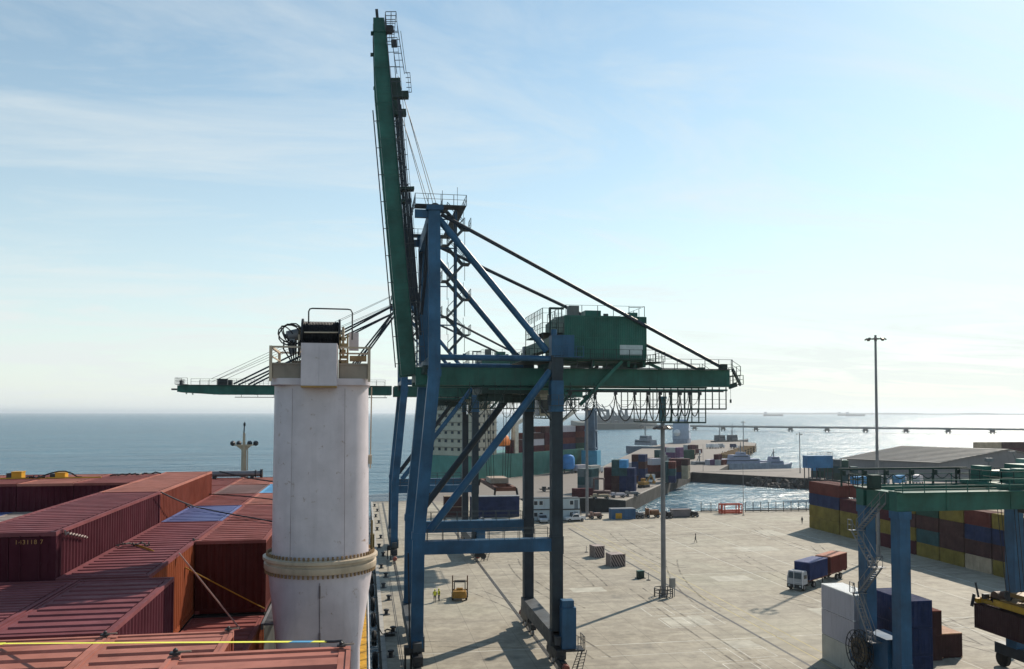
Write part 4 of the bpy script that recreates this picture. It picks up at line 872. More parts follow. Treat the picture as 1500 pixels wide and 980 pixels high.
        if raised:
            mb = MB(); mb.beam((-31.5, y, 1.5), (-8.0, y, 1.35), 0.28, 0.34); mb.beam((-20, y, 1.75), (-4, y, 1.6), 0.2, 0.24); part(mb, 'fore_stay', crane_dark, bm)
            mb = MB(); part(MB().b2((-20.2, y-0.6, 0.8), (-20.5, y+0.6, 2.3)), 'stop_plate', green_dark, bm); mb.box((-32.0, y, 1.3), (1.6, 0.8, 1.1)); mb.b2((-30.6, y-0.45, 0.8), (-31.3, y+0.45, 2.6)); part(mb, 'stay_bracket', green_dark, bm)
            mb = MB()
            for x in range(4, 30, 2): mb.beam((-x, y+0.2, 0.8), (-x-0.9, y+0.2, 1.7), 0.09, 0.09); mb.beam((-x-0.9, y+0.2, 1.7), (-x-2, y+0.2, 0.8), 0.07, 0.07)
            mb.beam((-4, y+0.2, 1.72), (-30, y+0.2, 1.72), 0.08, 0.08); part(mb, 'pipe_rack', steel_dark, bm)
    for x in (0.6, 8, 16, 24, 32, 39): mb = MB(); mb.beam((-x, 5.3, 0), (-x, 10.0, 0), 0.6, 1.0); part(mb, 'boom_tie', green_dark, bm)
    mb = MB(); mb.b2((-37.6, 3.6, 0.8), (-39.8, 11.8, 0.86)); mb.railing([(-37.6, 3.6, 0.86), (-39.8, 3.6, 0.86), (-39.8, 11.8, 0.86)], 1.1, 0.9, 0.025); mb.box((-39.4, 7, 1.3), (0.5, 1.2, 0.7)); mb.beam((-39.7, 4.9, 0), (-40.7, 4.9, 0), 0.25, 0.3)
    if raised:
        mb.ladder((-33.0, 4.0, 1.9), (-38.4, 4.0, 1.6), 0.8, (0, 0, 1), 0.75, 0.035); mb.beam((-33, 4.0, 2.5), (-37.8, 4.0, 2.3), 0.05, 0.05); mb.railing([(-31, 4.2, 2.4), (-33.2, 4.2, 2.4)], 0.5, 0.6, 0.025); mb.box((-36.5, 4.2, 1.5), (0.7, 0.5, 0.6)); mb.box((-38.2, 4.4, 1.2), (0.6, 0.5, 0.8))
    else:
        for x_, y_ in ((-31.5, 4.9), (-31.5, 10.4)): part(MB().box((x_, y_, 1.35), (1.8, 1.1, 1.1)), 'stay_bracket', steel_dark, bm)
    part(mb, 'tip_platform', steel_dark, bm)
    if raised:
        for y in (4.9, 10.4):
            mb = MB(); a = 0.5 if y < 7 else W-0.5
            mb.beam((6.6, a, 45.8), (5.95, y, 36.5), 0.26, 0.3); mb.beam((6.3, a+0.4, 45.4), (6.2, y, 40.5), 0.2, 0.2); part(mb, 'folded_stay', crane_dark)
            mb = MB()
            for dx in (0, 0.35): mb.tube((3.3+dx*1.3, y, 62.2-dx*5), (7.2+dx, y-0.5, 48.0), 0.035, n=5)
            part(mb, 'hoist_rope', rope_m)
    else:
        for y in (4.9, 10.4):
            a = 0.5 if y < 7 else W-0.5
            for x1, z1 in ((-29.5, 1.0), (-26.8, 0.9), (-10.5, 0.9), (-9.3, 0.9)):
                mb = MB(); mb.tube((6.4, a, 45.8), (4.6+x1*0.93, y, 30+z1), 0.15, n=8); part(mb, 'fore_stay', crane_dark)
            mb = MB()
            for dz in (0, 0.6): mb.tube((6.6, a, 47.6+dz*0.2), (-26.6, y, 31.3+dz), 0.035, n=5)
            part(mb, 'hoist_rope', rope_m)
    return c
sts_crane(85.8, True, 'blue and green ship-to-shore crane with its long boom raised, nearest on the quay')
sts_crane(151.0, False, 'farther blue and green ship-to-shore crane with its boom lowered seaward')

# spreader hanging on ropes from the near trolley
sp = thing('spreader', 'reddish brown container spreader hanging on ropes under the near crane', 'spreader', (14.6, 93.5, 18))
mb = MB()
for x in (-0.95, 0.95): mb.beam((x, -6, 0), (x, 6, 0), 0.3, 0.4)
for y in (-5.9, -2, 2, 5.9): mb.beam((-1.1, y, 0), (1.1, y, 0), 0.3, 0.4)
mb.build('frame', paint('spreader_brown', (0.16, 0.06, 0.04), 0.6, 0.3, 0.25, 0.8), sp)
mb = MB(); mb.b2((-1.0, -1.8, 0.25), (1.0, 1.8, 0.8)); mb.build('headblock', paint('headblock_tan', (0.38, 0.3, 0.24), 0.6, 0.2, 0.1, 0.8), sp)
for x in (-0.9, 0.9):
    for y in (-1.6, 1.6):
        for d in (0, 0.3): mb = MB(); mb.tube((x+d, y, 0.8), (x*1.3+d, y*1.5, 9.9), 0.03, n=5); mb.build('rope', rope_m, sp)
for x in (-1.1, 1.1):
    for y in (-6, 6): mb = MB(); mb.beam((x, y, 0.1), (x*1.1, y*1.02, -0.6), 0.12, 0.2); mb.build('guide_flipper', steel_dark, sp)

# ------------------------------------------------------------------ yard gantry (rubber tyred)
rt = thing('yard_crane', 'blue legged yard crane with a green bridge at the right edge', 'crane', (48.5, 70.8, 0))
def rp_(mb, name, m, parent=None): return mb.build(name, m, parent or rt)
SX, WY, ZB = 16.3, 5.3, 17.0
for x in (0, SX):
    for y in (0, WY):
        mb = MB(); mb.beam((x, y, 2.4), (x, y, ZB), 1.05, 1.35); mb.box((x, y, ZB-0.35), (1.25, 1.55, 0.7)); mb.box((x, y, 2.8), (1.15, 1.45, 0.8)); rp_(mb, 'leg', crane_blue)
    mb = MB(); mb.beam((x, -2.4, 1.9), (x, WY+2.4, 1.9), 1.0, 1.1); rp_(mb, 'sill_beam', crane_blue if x == 0 else crane_dark)  # right sill darker in colour, standing in for the shadow over it
    mb = MB(); mb.beam((x, 0.9, ZB+0.8), (x, WY-0.9, ZB+0.8), 1.1, 1.7); rp_(mb, 'end_tie', crane_green)
    for y in (-1.8, WY+1.8):
        mb = MB(); mb.lathe([(0, -0.3), (0.5, -0.3), (0.8, -0.24), (0.82, 0), (0.8, 0.24), (0.5, 0.3), (0, 0.3)], (x, y, 0.82), 20, axis='x'); rp_(mb, 'wheel', rubber)
for y in (0, WY):
    mb = MB(); mb.beam((-0.7, y, ZB+0.85), (SX+0.7, y, ZB+0.85), 1.2, 1.7); mb.beam((-0.7, y, ZB+1.75), (SX+0.7, y, ZB+1.75), 1.4, 0.1); mb.box((4.3, y-0.62, ZB+0.85), (0.05, 0.06, 1.7)); mb.box((11, y-0.62, ZB+0.85), (0.05, 0.06, 1.7))
    mb.beam((-0.5, y, ZB+1.9), (SX+0.5, y, ZB+1.9), 0.15, 0.16); rp_(mb, 'bridge_girder', crane_green)
    s = -1 if y == 0 else 1
    mb = MB(); mb.b2((-0.6, y+s*0.7, ZB+1.72), (SX+0.6, y+s*1.35, ZB+1.78)); mb.railing([(-0.6, y+s*1.3, ZB+1.78), (SX+0.6, y+s*1.3, ZB+1.78)], 1.1, 2.2, 0.035); rp_(mb, 'walkway_railing', crane_green)
mb = MB(); mb.beam((-2.2, WY+1.2, ZB+3.4), (12, WY+1.2, ZB+3.4), 0.18, 0.2)
for x in (-1.9, 0.4, 2.8, 5.6, 8.2, 10.8): mb.beam((x, WY+1.2, ZB+1.7), (x, WY+1.2, ZB+3.4), 0.14, 0.14); mb.box((x+0.3, WY+1.2, ZB+3.0), (0.25, 0.2, 0.5))
mb.path([(-1+i*0.25, WY+1.2, ZB+2.9-0.5*abs(math.sin(i*0.5))) for i in range(50)], 0.05, 5); rp_(mb, 'festoon_frame', green_dark)
mb = MB(); mb.box((-1.6, 2.6, ZB+1.9), (1.5, 2.0, 0.2)); mb.box((-1.5, 1.6, ZB+2.6), (0.9, 0.8, 1.2)); mb.railing([(-2.3, 1.5, ZB+2), (-2.3, 4.6, ZB+2), (-0.8, 4.6, ZB+2)], 1.1, 0.7, 0.03); rp_(mb, 'corner_platform', green_dark)
tl = rp_(MB().b2((10.4, -0.2, ZB+2.0), (17.0, WY+0.2, ZB+2.35)), 'trolley', crane_green)
mb = MB(); mb.b2((12.2, 0.4, ZB+2.35), (13.6, 2.2, ZB+3.6)); mb.b2((13.9, 1.0, ZB+2.35), (16.2, 3.6, ZB+4.0)); mb.b2((11.0, 3.0, ZB+2.35), (12.0, 4.6, ZB+3.8)); mb.lathe([(0, -0.8), (0.5, -0.8), (0.5, 0.8), (0, 0.8)], (12.8, 3.6, ZB+2.9), 16, axis='x'); mb.tube((15, 4.4, ZB+2.8), (16.8, 4.4, ZB+2.8), 0.45, n=14); rp_(mb, 'hoist_machinery', crane_green, tl)
mb = MB(); mb.b2((16.3, 2.0, ZB+2.35), (17.1, 4.9, ZB+4.4)); mb.box((12.9, 0.6, ZB+3.66), (1.1, 0.9, 0.1)); rp_(mb, 'motor_cover', paint('pale_green', (0.14, 0.26, 0.22), 0.5), tl)
mb = MB(); mb.railing([(10.4, -0.2, ZB+2.35), (17, -0.2, ZB+2.35), (17, WY+0.2, ZB+2.35), (10.4, WY+0.2, ZB+2.35), (10.4, -0.2, ZB+2.35)], 1.1, 1.3, 0.03); rp_(mb, 'trolley_railing', green_dark, tl)
mb = MB(); mb.tube((13.2, 4.8, ZB+2.3), (13.2, 4.8, ZB+4.5), 0.06, n=6); mb.box((13.2, 4.8, ZB+4.3), (0.7, 0.4, 0.35)); mb.tube((16.3, 4.9, ZB+4.4), (16.0, 4.9, ZB+5.0), 0.05); mb.box((15.9, 4.9, ZB+5.1), (0.7, 0.3, 0.12)); rp_(mb, 'warning_lamp', steel_grey, tl)
mb = MB(); mb.box((SX-0.2, 2.6, ZB-0.4), (1.6, 2.0, 0.9)); rp_(mb, 'cable_housing', steel_dark)
st_ = link('stairway', None, rt)
zy = [((1.2, 17.6), (5.1, 14.6)), ((5.1, 14.6), (1.8, 11.6)), ((1.8, 11.6), (4.9, 8.6)), ((4.9, 8.6), (2.2, 4.6))]
for k, ((ya, za), (yb, zb)) in enumerate(zy):
    mb = MB(); x = -0.95 if k % 2 == 0 else -1.5
    for dx in (-0.3, 0.3):
        mb.beam((x+dx, ya, za), (x+dx, yb, zb), 0.06, 0.18); mb.beam((x+dx, ya, za+1), (x+dx, yb, zb+1), 0.045, 0.045)
        for i in range(4): t = i/3; mb.beam((x+dx, ya+(yb-ya)*t, za+(zb-za)*t), (x+dx, ya+(yb-ya)*t, za+(zb-za)*t+1), 0.04, 0.04)
    for i in range(1, 12): t = i/12; mb.box((x, ya+(yb-ya)*t, za+(zb-za)*t), (0.56, 0.2, 0.04))
    mb.b2((-1.9, yb-0.4, zb-0.05), (-0.55, yb+0.4, zb)); mb.railing([(-1.9, yb-0.4, zb), (-1.9, yb+0.4, zb)], 1.0, 0.8, 0.03); rp_(mb, 'stair_flight', steel_grey, st_)  # lighter steel than the railings, sun on the treads put into the colour
mb = MB(); mb.b2((-0.8, 1.0, 2.2), (1.1, 4.4, 5.0)); mb.b2((-0.95, 0.9, 5.0), (1.2, 4.5, 5.08)); bx_ = rp_(mb, 'power_cabinet', crane_blue)
mb = MB(); mb.b2((-0.25, 0.2, 5.08), (0.45, 0.9, 5.9)); mb.lathe([(0.28, 0), (0.3, -0.03), (0.26, -0.05), (0, -0.05)], (0.1, 0.2, 5.5), 14, axis='y'); rp_(mb, 'air_conditioner', white_m, bx_)
mb = MB(); rx, ry, rz = -1.5, 4.45, 3.25
for x_ in (-0.28, 0.28):
    for rad in (1.85, 1.35, 0.75):
        mb.path([(rx+x_, ry+rad*math.cos(a_*PI/14), rz+rad*math.sin(a_*PI/14)) for a_ in range(29)], 0.05, 5)
    for k in range(14): a_ = 2*PI*k/14; mb.beam((rx+x_, ry+0.3*math.cos(a_), rz+0.3*math.sin(a_)), (rx+x_, ry+1.85*math.cos(a_), rz+1.85*math.sin(a_)), 0.06, 0.06)
mb.tube((rx-0.35, ry, rz), (rx+1.2, ry, rz), 0.3, n=14); mb.beam((rx+0.9, ry, rz), (0, ry, rz), 0.4, 0.5); reel = rp_(mb, 'cable_reel', steel_dark)
mb = MB(); mb.lathe([(0.35, -0.2), (1.15, -0.2), (1.15, 0.2), (0.35, 0.2)], (rx, ry, rz), 24, axis='x'); rp_(mb, 'wound_cable', paint('cable_brown', (0.14, 0.1, 0.06), 0.7), reel)

# lifted container and its spreader
hc = container((62.12, 64.9, 4.35), 12.19, C_BROWN, C_BROWN, 'brown forty foot container hanging from the yellow spreader at the right edge', 0, False, None, H=2.438, cat='container')
ys = thing('spreader', 'yellow container spreader on ropes gripping the hanging brown container', 'spreader', (62.12, 71.0, 6.82)); yb_ = lambda mb, n, m, p=None: mb.build(n, m, p or ys)
mb = MB()
for x in (-0.5, 0.5): mb.beam((x, -5.9, 0.35), (x, 5.9, 0.35), 0.32, 0.5)
for y in (-5.9, 5.9): mb.beam((-1.15, y, 0.25), (1.15, y, 0.25), 0.35, 0.45)
for x in (-1.1, 1.1): mb.beam((x, -3.4, 0.6), (x, 3.4, 0.6), 0.25, 0.55)
yb_(mb, 'frame', yellow_m)
mb = MB(); mb.b2((-1.1, -2.6, 0.7), (1.1, 2.6, 1.05)); mb.b2((-1.2, -1.2, 1.6), (1.2, 1.2, 2.0)); yb_(mb, 'headblock', paint('yellow_brown', (0.2, 0.1, 0.015), 0.5, 0.3, 0.3, 0.8))
mb = MB(); mb.tube((-0.9, 3.6, 1.0), (0.6, 3.6, 1.0), 0.62, n=18); mb.b2((-0.9, 2.9, 0.6), (0.8, 4.2, 1.0)); yb_(mb, 'cable_basket', paint('basket_rust', (0.09, 0.04, 0.02), 0.6, 0.3, 0.3, 1))
mb = MB()
for y in (-1.9, 1.9):
    for x in (-0.8, 0.8): mb.lathe([(0, -0.1), (0.45, -0.1), (0.38, 0), (0.45, 0.1), (0, 0.1)], (x, y, 1.5), 14, axis='x')
mb.tube((-0.9, 4.6, 0.6), (0.2, 2.8, 0.9), 0.06, n=6); mb.tube((0.5, 0.9, 0.8), (0.9, 4.9, 0.8), 0.07, n=6); yb_(mb, 'sheave', steel_dark)
mb = MB(); mb.beam((-1.0, 5.7, 0.6), (-1.0, 6.1, 2.0), 0.14, 0.14); mb.beam((-1.25, 6.0, 0.9), (-1.35, 6.25, -0.4), 0.1, 0.3); mb.box((-0.6, 5.2, 0.8), (0.6, 0.4, 0.5)); yb_(mb, 'corner_guide', steel_dark)
for x in (-0.8, 0.8):
    for y in (-1.9, 1.9):
        for d_ in (-0.2, 0.2): mb = MB(); mb.tube((x+d_, y, 1.6), (x*1.2+d_, y*1.1+0.9, 12.4), 0.035, n=5); yb_(mb, 'rope', rope_m)

# white, blue and brown stacks beside the yard crane
WG, BG = 'white containers in a stack of three', 'blue containers stacked behind the yard crane leg'
for k, (m, r_, l) in enumerate(((C_OLD, C_OLD, 'dirty off-white container, bottom of the white stack'), (C_WHITE, C_WHITE, 'clean white container, middle of the white stack'), (C_WHITE, paint('roof_white', (0.82, 0.82, 0.8), 0.5, 0.04, 0.02, 0.5), 'white container with a bright sunlit roof, top of the white stack'))):  # top roof whiter than the sides: sunlight put into its colour
    container((49.22, 77.7, 2.635*k), 6.06, m, r_, l, 0, True, WG)
for k, l in enumerate(('navy container at the bottom behind the front yard crane leg', 'navy container in the middle behind the front yard crane leg', 'navy container on top behind the front yard crane leg')):
    container((53.05, 74.45, 2.635*k), 6.06, C_NAVY, C_NAVY if k < 2 else C_BLUE, l, 0, True, BG)
container((58.8, 80.85, 0), 6.06, C_BROWN, C_BROWN, 'brown container under another, just right of the navy stack', 0, True); container((58.8, 80.85, 2.595), 6.06, C_BROWN, C_RUST, 'brown container on top of its pair, just right of the navy stack', 0, True)
container((61.68, 81.5, 0), 6.06, C_BROWN, paint('roof_orange_dust', (0.5, 0.26, 0.14), 0.6, 0.15, 0.1, 0.5), 'lone brown container with an orange dusty roof on the ground', 0, True)

# the long container wall on the right
WLG = 'containers in the long wall on the right'
NTH = ('first', 'second', 'third', 'fourth', 'fifth', 'sixth', 'seventh', 'eighth', 'ninth', 'tenth')
LVL = ('bottom', 'second level', 'third level', 'top')
CN = {'Y': (C_YEL, 'yellow'), 'B': (C_NAVY, 'dark blue'), 'R': (C_RED, 'red'), 'M': (C_MAROON, 'maroon'), 'N': (C_BROWN, 'brown'), 'T': (C_TEAL, 'teal'), 'G': (C_GREEN, 'dark green'), 'A': (C_TAN, 'tan')}
WX = 99.6+CW/2
cols = [(166.4, 12.19, 'YYBR', 2.591), (153.8, 12.19, 'YYM', 2.591), (147.3, 6.06, 'MYM', 2.591), (141.0, 6.06, 'MYNY', 2.438), (134.65, 6.06, 'YTNG', 2.438), (128.3, 6.06, 'YNNY', 2.438), (121.95, 6.06, 'ANBR', 2.438), (115.6, 6.06, 'YNBY', 2.438), (109.25, 6.06, 'ANMN', 2.438)]
for i, (y, L, s, H) in enumerate(cols):
    for k, ch in enumerate(s):
        m, cn = CN[ch]
        container((WX, y, (H+0.035)*k), L, m, m, '%s container, %s of the %s stack from the far end of the wall' % (cn, LVL[k] if k < len(s)-1 else 'top', NTH[i]), 0, False, WLG, H=H, cast=False, pitch=0.5)
for i, (y, ch) in enumerate(((166.4, 'R'), (134.65, 'M'), (128.3, 'R'), (121.95, 'A'), (115.6, 'N'))):
    H = 2.591 if i == 0 else 2.438; m, cn = CN[ch]
    container((WX+2.6, y, (H+0.035)*3), 12.19 if i == 0 else 6.06, m, m, '%s container on the back row behind the %s stack of the long wall' % (cn, ('first', 'fifth', 'sixth', 'seventh', 'eighth')[i]), 0, False, WLG, H=H, cast=False, pitch=0.5)

# ------------------------------------------------------------------ high masts
def lamp_mast(px, py, H, r0, r1, label, base=True, ring=True, n=8, at=None, dpt=0.0):
    p = Vector(at) if at else at_z(px, py); t = thing('lamp_mast', label, 'lamp mast', p)
    mb = MB(); mb.tube((0, 0, 0), (0, 0, H*0.5), r0, (r0+r1)/2, 14); mb.tube((0, 0, H*0.5), (0, 0, H), (r0+r1)/2-0.01, r1, 14); mb.tube((0, 0, 0), (0, 0, 0.25), r0*1.6, n=14); mb.build('pole', steel_grey, t)
    if ring:
        mb = MB(); R_ = 1.15 if H < 35 else 1.6; z0 = H-0.7
        mb.path([(R_*0.8*math.cos(a_*PI/8), R_*0.8*math.sin(a_*PI/8), z0) for a_ in range(17)], 0.05, 5)
        for k in range(4): a_ = PI*k/2+0.3; mb.beam((0, 0, z0), (R_*0.8*math.cos(a_), R_*0.8*math.sin(a_), z0), 0.07, 0.07)
        mb.build('lamp_ring', steel_dark, t)
        for k in range(n):
            a_ = 2*PI*k/n+0.2; mb = MB(); q = Quaternion((0, 0, 1), a_).to_matrix() @ Quaternion((0, 1, 0), R(35)).to_matrix()
            mb.box((R_*math.cos(a_), R_*math.sin(a_), z0-0.05), (0.55, 0.5, 0.22), rot=q); mb.build('floodlight', paint('lamp_case', (0.1, 0.085, 0.08), 0.5), t)
    return t
m1 = lamp_mast(972, 874, 24.6, 0.36, 0.3, 'nearest grey lamp mast standing on the open concrete, railed base', n=10)
mb = MB(); mb.tube((0, 0, 24.6), (0, 0, 25.6), 0.42, 0.5, 10); mb.tube((0, 0, 25.6), (0, 0, 28.0), 0.45, 0.36, 10); mb.tube((0.1, 0, 28), (0.1, 0, 28.3), 0.6, 0.5, 10); mb.build('mast_head', crane_green if False else paint('mast_head', (0.05, 0.13, 0.16), 0.5), m1)
mb = MB()
for k in range(8):
    a_ = PI/4*k; b_ = PI/4*(k+1); p, q = (1.35*math.cos(a_), 1.35*math.sin(a_)), (1.35*math.cos(b_), 1.35*math.sin(b_))
    mb.tube((p[0], p[1], 0), (p[0], p[1], 1.2), 0.07, n=6)
    for z_ in (0.65, 1.2): mb.tube((p[0], p[1], z_), (q[0], q[1], z_), 0.06, n=6)
mb.build('guard_rail', steel_dark, m1)
mb = MB(); mb.box((1.2, -0.3, 2.0), (0.75, 0.5, 1.3)); mb.beam((0.9, -0.3, 0), (0.9, -0.3, 1.4), 0.1, 0.1); mb.beam((1.5, -0.3, 0), (1.5, -0.3, 1.4), 0.1, 0.1); mb.build('control_box', paint('grey_box', (0.3, 0.29, 0.27), 0.6), m1)
lamp_mast(1287, 815, 40.2, 0.34, 0.2, 'tallest grey lamp mast rising behind the yard crane against the sky', n=8)
lamp_mast(860, 757, 27.5, 0.4, 0.3, 'pale lamp mast beside the white office cabins and pickup', n=8)
lamp_mast(1172, 693, 17.5, 0.22, 0.14, 'thin lamp post on the far causeway by the rock bank', n=3)
lamp_mast(1089, 668, 21, 0.3, 0.2, 'thin lamp post far out on the long pier', n=4)
for px, py, tp, l in ((1089, 755, 13.0, 'thin pole at the right end of the red frame'), (1030, 690, 12, 'thin pole by the corner of the far basin')):
    p = at_z(px, py); t = thing('pole', l, 'pole', p); mb = MB(); mb.tube((0, 0, 0), (0, 0, tp), 0.09, 0.06, 6); mb.build('post', steel_grey, t); mb = MB(); mb.box((0, 0, 0.1), (0.4, 0.4, 0.2)); mb.build('footing', concrete_l, t)

# ------------------------------------------------------------------ people
def person(p, label, rotz=0, h=1.74, vest=None, helmet=None, walk=0.0, top=cloth_d, group=None, arm=0.0):
    import bmesh
    s = h/1.74; wk = walk
    J = [((0, 0, 0.95), .15, .11), ((0, 0, 1.15), .14, .1), ((0, 0, 1.38), .165, .11), ((0, 0, 1.48), .07, .06), ((0, 0.015, 1.56), .062, .065), ((0, 0.02, 1.63), .085, .1), ((0, 0.01, 1.71), .07, .08)]
    E_ = [(0, 1), (1, 2), (2, 3), (3, 4), (4, 5), (5, 6)]
    for sd in (-1, 1):
        b = len(J); st_ = wk*sd
        J += [((sd*0.1, 0, 0.9), .095, .1), ((sd*0.11, 0.02+st_*0.17, 0.5), .066, .066), ((sd*0.11, st_*0.34-0.03-(0.08*wk if sd < 0 else 0), 0.1), .045, .045), ((sd*0.12, st_*0.34+0.1, 0.045), .045, .035)]
        E_ += [(0, b), (b, b+1), (b+1, b+2), (b+2, b+3)]
        b = len(J); J += [((sd*0.2, 0, 1.4), .065, .065), ((sd*0.27, -0.02-st_*0.1, 1.13), .045, .045), ((sd*0.25, 0.1-st_*0.2+arm*0.15, 0.9+arm*0.2), .035, .035), ((sd*0.24, 0.13-st_*0.22+arm*0.2, 0.82+arm*0.25), .03, .04)]
        E_ += [(2, b), (b, b+1), (b+1, b+2), (b+2, b+3)]
    bm_ = bmesh.new(); ly = bm_.verts.layers.skin.verify()
    vs = []
    for (c, rx_, ry_) in J:
        v_ = bm_.verts.new([x*s for x in c]); v_[ly].radius = (rx_*s, ry_*s); vs.append(v_)
    vs[0][ly].use_root = True
    for a, b in E_: bm_.edges.new((vs[a], vs[b]))
    me = bpy.data.meshes.new('person'); bm_.to_mesh(me); bm_.free(); me.materials.append(top)
    o = link('person', me, None, p, rotz); sk = o.modifiers.new('skin', 'SKIN'); sk.use_smooth_shade = True; o.modifiers.new('sub', 'SUBSURF').levels = 1; o.modifiers['sub'].render_levels = 2
    tag(o, label, 'person', group)
    if vest:
        mb = MB(); loft(mb, [(rr(0.185*s, 0.13*s, 0.1*s, 4), 0.92*s), (rr(0.19*s, 0.14*s, 0.1*s, 4), 1.2*s), (rr(0.225*s, 0.145*s, 0.12*s, 4), 1.38*s), (rr(0.15*s, 0.1*s, 0.09*s, 4), 1.47*s)]); mb.build('vest', vest, o)
    mb = MB(); mb.lathe([(0.088*s, 1.6*s), (0.1*s, 1.66*s), (0.09*s, 1.74*s), (0.05*s, 1.785*s), (0, 1.795*s)], (0, 0.01, 0), 12); mb.build('helmet' if helmet else 'hair', helmet or cloth_d, o)
    mb = MB(); mb.lathe([(0, -0.12*s), (0.06*s, -0.1*s), (0.085*s, 0), (0.06*s, 0.09*s), (0, 0.11*s)], (0, 0.045*s, 1.6*s), 10); mb.build('face', skin_m, o)
    return o
person(at_z(637, 882), 'person in a yellow vest and dark trousers, left of the pair by the forklift', R(170), vest=hivis, helmet=hivis, arm=0.6)
person(at_z(643, 881), 'person in a yellow vest turned aside, right of the pair by the forklift', R(110), vest=hivis, helmet=hivis, arm=1.0)
person(at_z(1019, 795), 'dark clothed person walking alone across the open concrete', R(70), h=1.8, walk=0.6)
person(at_z(1175, 768), 'dark clothed person standing far off by the container wall end', R(20), walk=0.3)
person(at_z(1485, 962), 'person in a reddish shirt and white helmet at the lower right edge', R(150), helmet=white_m, top=paint('red_shirt', (0.2, 0.05, 0.04), 0.9), arm=0.5)
person(at_z(605, 747), 'person with a white helmet between the legs of the farther crane', R(0), helmet=white_m, vest=hivis)

# ------------------------------------------------------------------ vehicles and gear on the apron
def wheels(t, spots, r=0.5, wd=0.3, axis='x'):
    for (x, y) in spots:
        mb = MB(); mb.lathe([(r*0.55, -wd/2), (r*0.9, -wd/2), (r, -wd*0.3), (r, wd*0.3), (r*0.9, wd/2), (r*0.55, wd/2)], (x, y, r), 18, axis=axis); w_ = mb.build('wheel', rubber, t)
        mb = MB(); mb.lathe([(0, -wd*0.4), (r*0.55, -wd*0.45), (r*0.55, wd*0.45), (0, wd*0.4)], (x, y, r), 14, axis=axis); mb.build('rim', steel_grey, w_)
# truck carrying a blue and a red container
TR = R(-54); tp = at_z(1163, 866); tk = thing('container_truck', 'white cabbed yard truck pulling a long trailer with two containers', 'truck', tp, TR)
mb = MB(); mb.beam((-0.5, 3.6, 1.1), (-0.5, 15.6, 1.1), 0.16, 0.34); mb.beam((0.5, 3.6, 1.1), (0.5, 15.6, 1.1), 0.16, 0.34)
for y in (3.7, 7, 9.6, 10, 13, 15.6): mb.beam((-1.2, y, 1.2), (1.2, y, 1.2), 0.16, 0.2)
mb.build('trailer', paint('trailer_red', (0.16, 0.05, 0.03), 0.6, 0.3, 0.2), tk)
mb = MB(); mb.beam((-0.9, 7.6, 0), (-0.9, 7.6, 1.1), 0.12, 0.12); mb.beam((0.9, 7.6, 0), (0.9, 7.6, 1.1), 0.12, 0.12); mb.build('landing_leg', steel_dark, tk)
mb = MB(); mb.beam((-0.45, 0.3, 0.75), (-0.45, 5.0, 0.75), 0.14, 0.3); mb.beam((0.45, 0.3, 0.75), (0.45, 5.0, 0.75), 0.14, 0.3); mb.b2((-1.2, 0.25, 0.4), (1.2, 0.5, 0.95)); mb.b2((-1.2, 1.9, 0.6), (1.2, 2.6, 1.1)); mb.build('tractor_frame', steel_dark, tk)
mb = MB(); loft(mb, [([(-1.2, 0.3), (1.2, 0.3), (1.2, 1.9), (-1.2, 1.9)], 0.95), ([(-1.2, 0.28), (1.2, 0.28), (1.2, 1.9), (-1.2, 1.9)], 1.75), ([(-1.1, 0.5), (1.1, 0.5), (1.1, 1.9), (-1.1, 1.9)], 2.75), ([(-1.0, 0.62), (1.0, 0.62), (1.0, 1.85), (-1.0, 1.85)], 2.85)]); cb = mb.build('cab', paint('cab_grey_white', (0.36, 0.36, 0.38), 0.5, 0.15, 0.2, 1), tk)
mb = MB(); mb.add([(-1.0, 0.275, 1.8), (1.0, 0.275, 1.8), (0.95, 0.455, 2.65), (-0.95, 0.455, 2.65)], [(0, 1, 2, 3)]); mb.b2((1.1, 0.8, 1.75), (1.203, 1.7, 2.3)); mb.b2((-1.203, 0.8, 1.75), (-1.1, 1.7, 2.3)); mb.build('windscreen', glass_m, cb)
mb = MB()
for x in (-0.1, 1.22): mb.beam((x, 0.2, 0.5), (x, 0.2, 3.0), 0.06, 0.06)
mb.beam((-0.1, 0.2, 3.0), (1.22, 0.2, 3.0), 0.06, 0.06); mb.beam((-0.1, 0.2, 1.3), (1.22, 0.2, 1.3), 0.05, 0.05); mb.build('front_guard', white_m, tk)
for x in (-0.85, 0.85): mb = MB(); mb.box((x, 0.24, 0.75), (0.3, 0.06, 0.2)); mb.build('headlight', pale_panel, tk)
wheels(tk, [(-1.0, 1.1), (1.0, 1.1), (-0.95, 4.4), (0.95, 4.4), (-0.95, 12.6), (0.95, 12.6), (-0.95, 13.9), (0.95, 13.9)])
def on_truck(y, m, rf, l):
    v_ = Matrix.Rotation(TR, 3, 'Z') @ Vector((0, y, 0)); return container((tp.x+v_.x, tp.y+v_.y, 1.33), 6.06, m, rf, l, TR, False)
on_truck(2.7, C_BLUE, ROOFB, 'dark blue container riding on the trailer behind the white truck cab'); on_truck(9.9, C_RED, paint('roof_sun_red', (0.5, 0.2, 0.12), 0.55, 0.15, 0.08, 0.5), 'red container with an orange sunlit roof on the rear of the trailer')
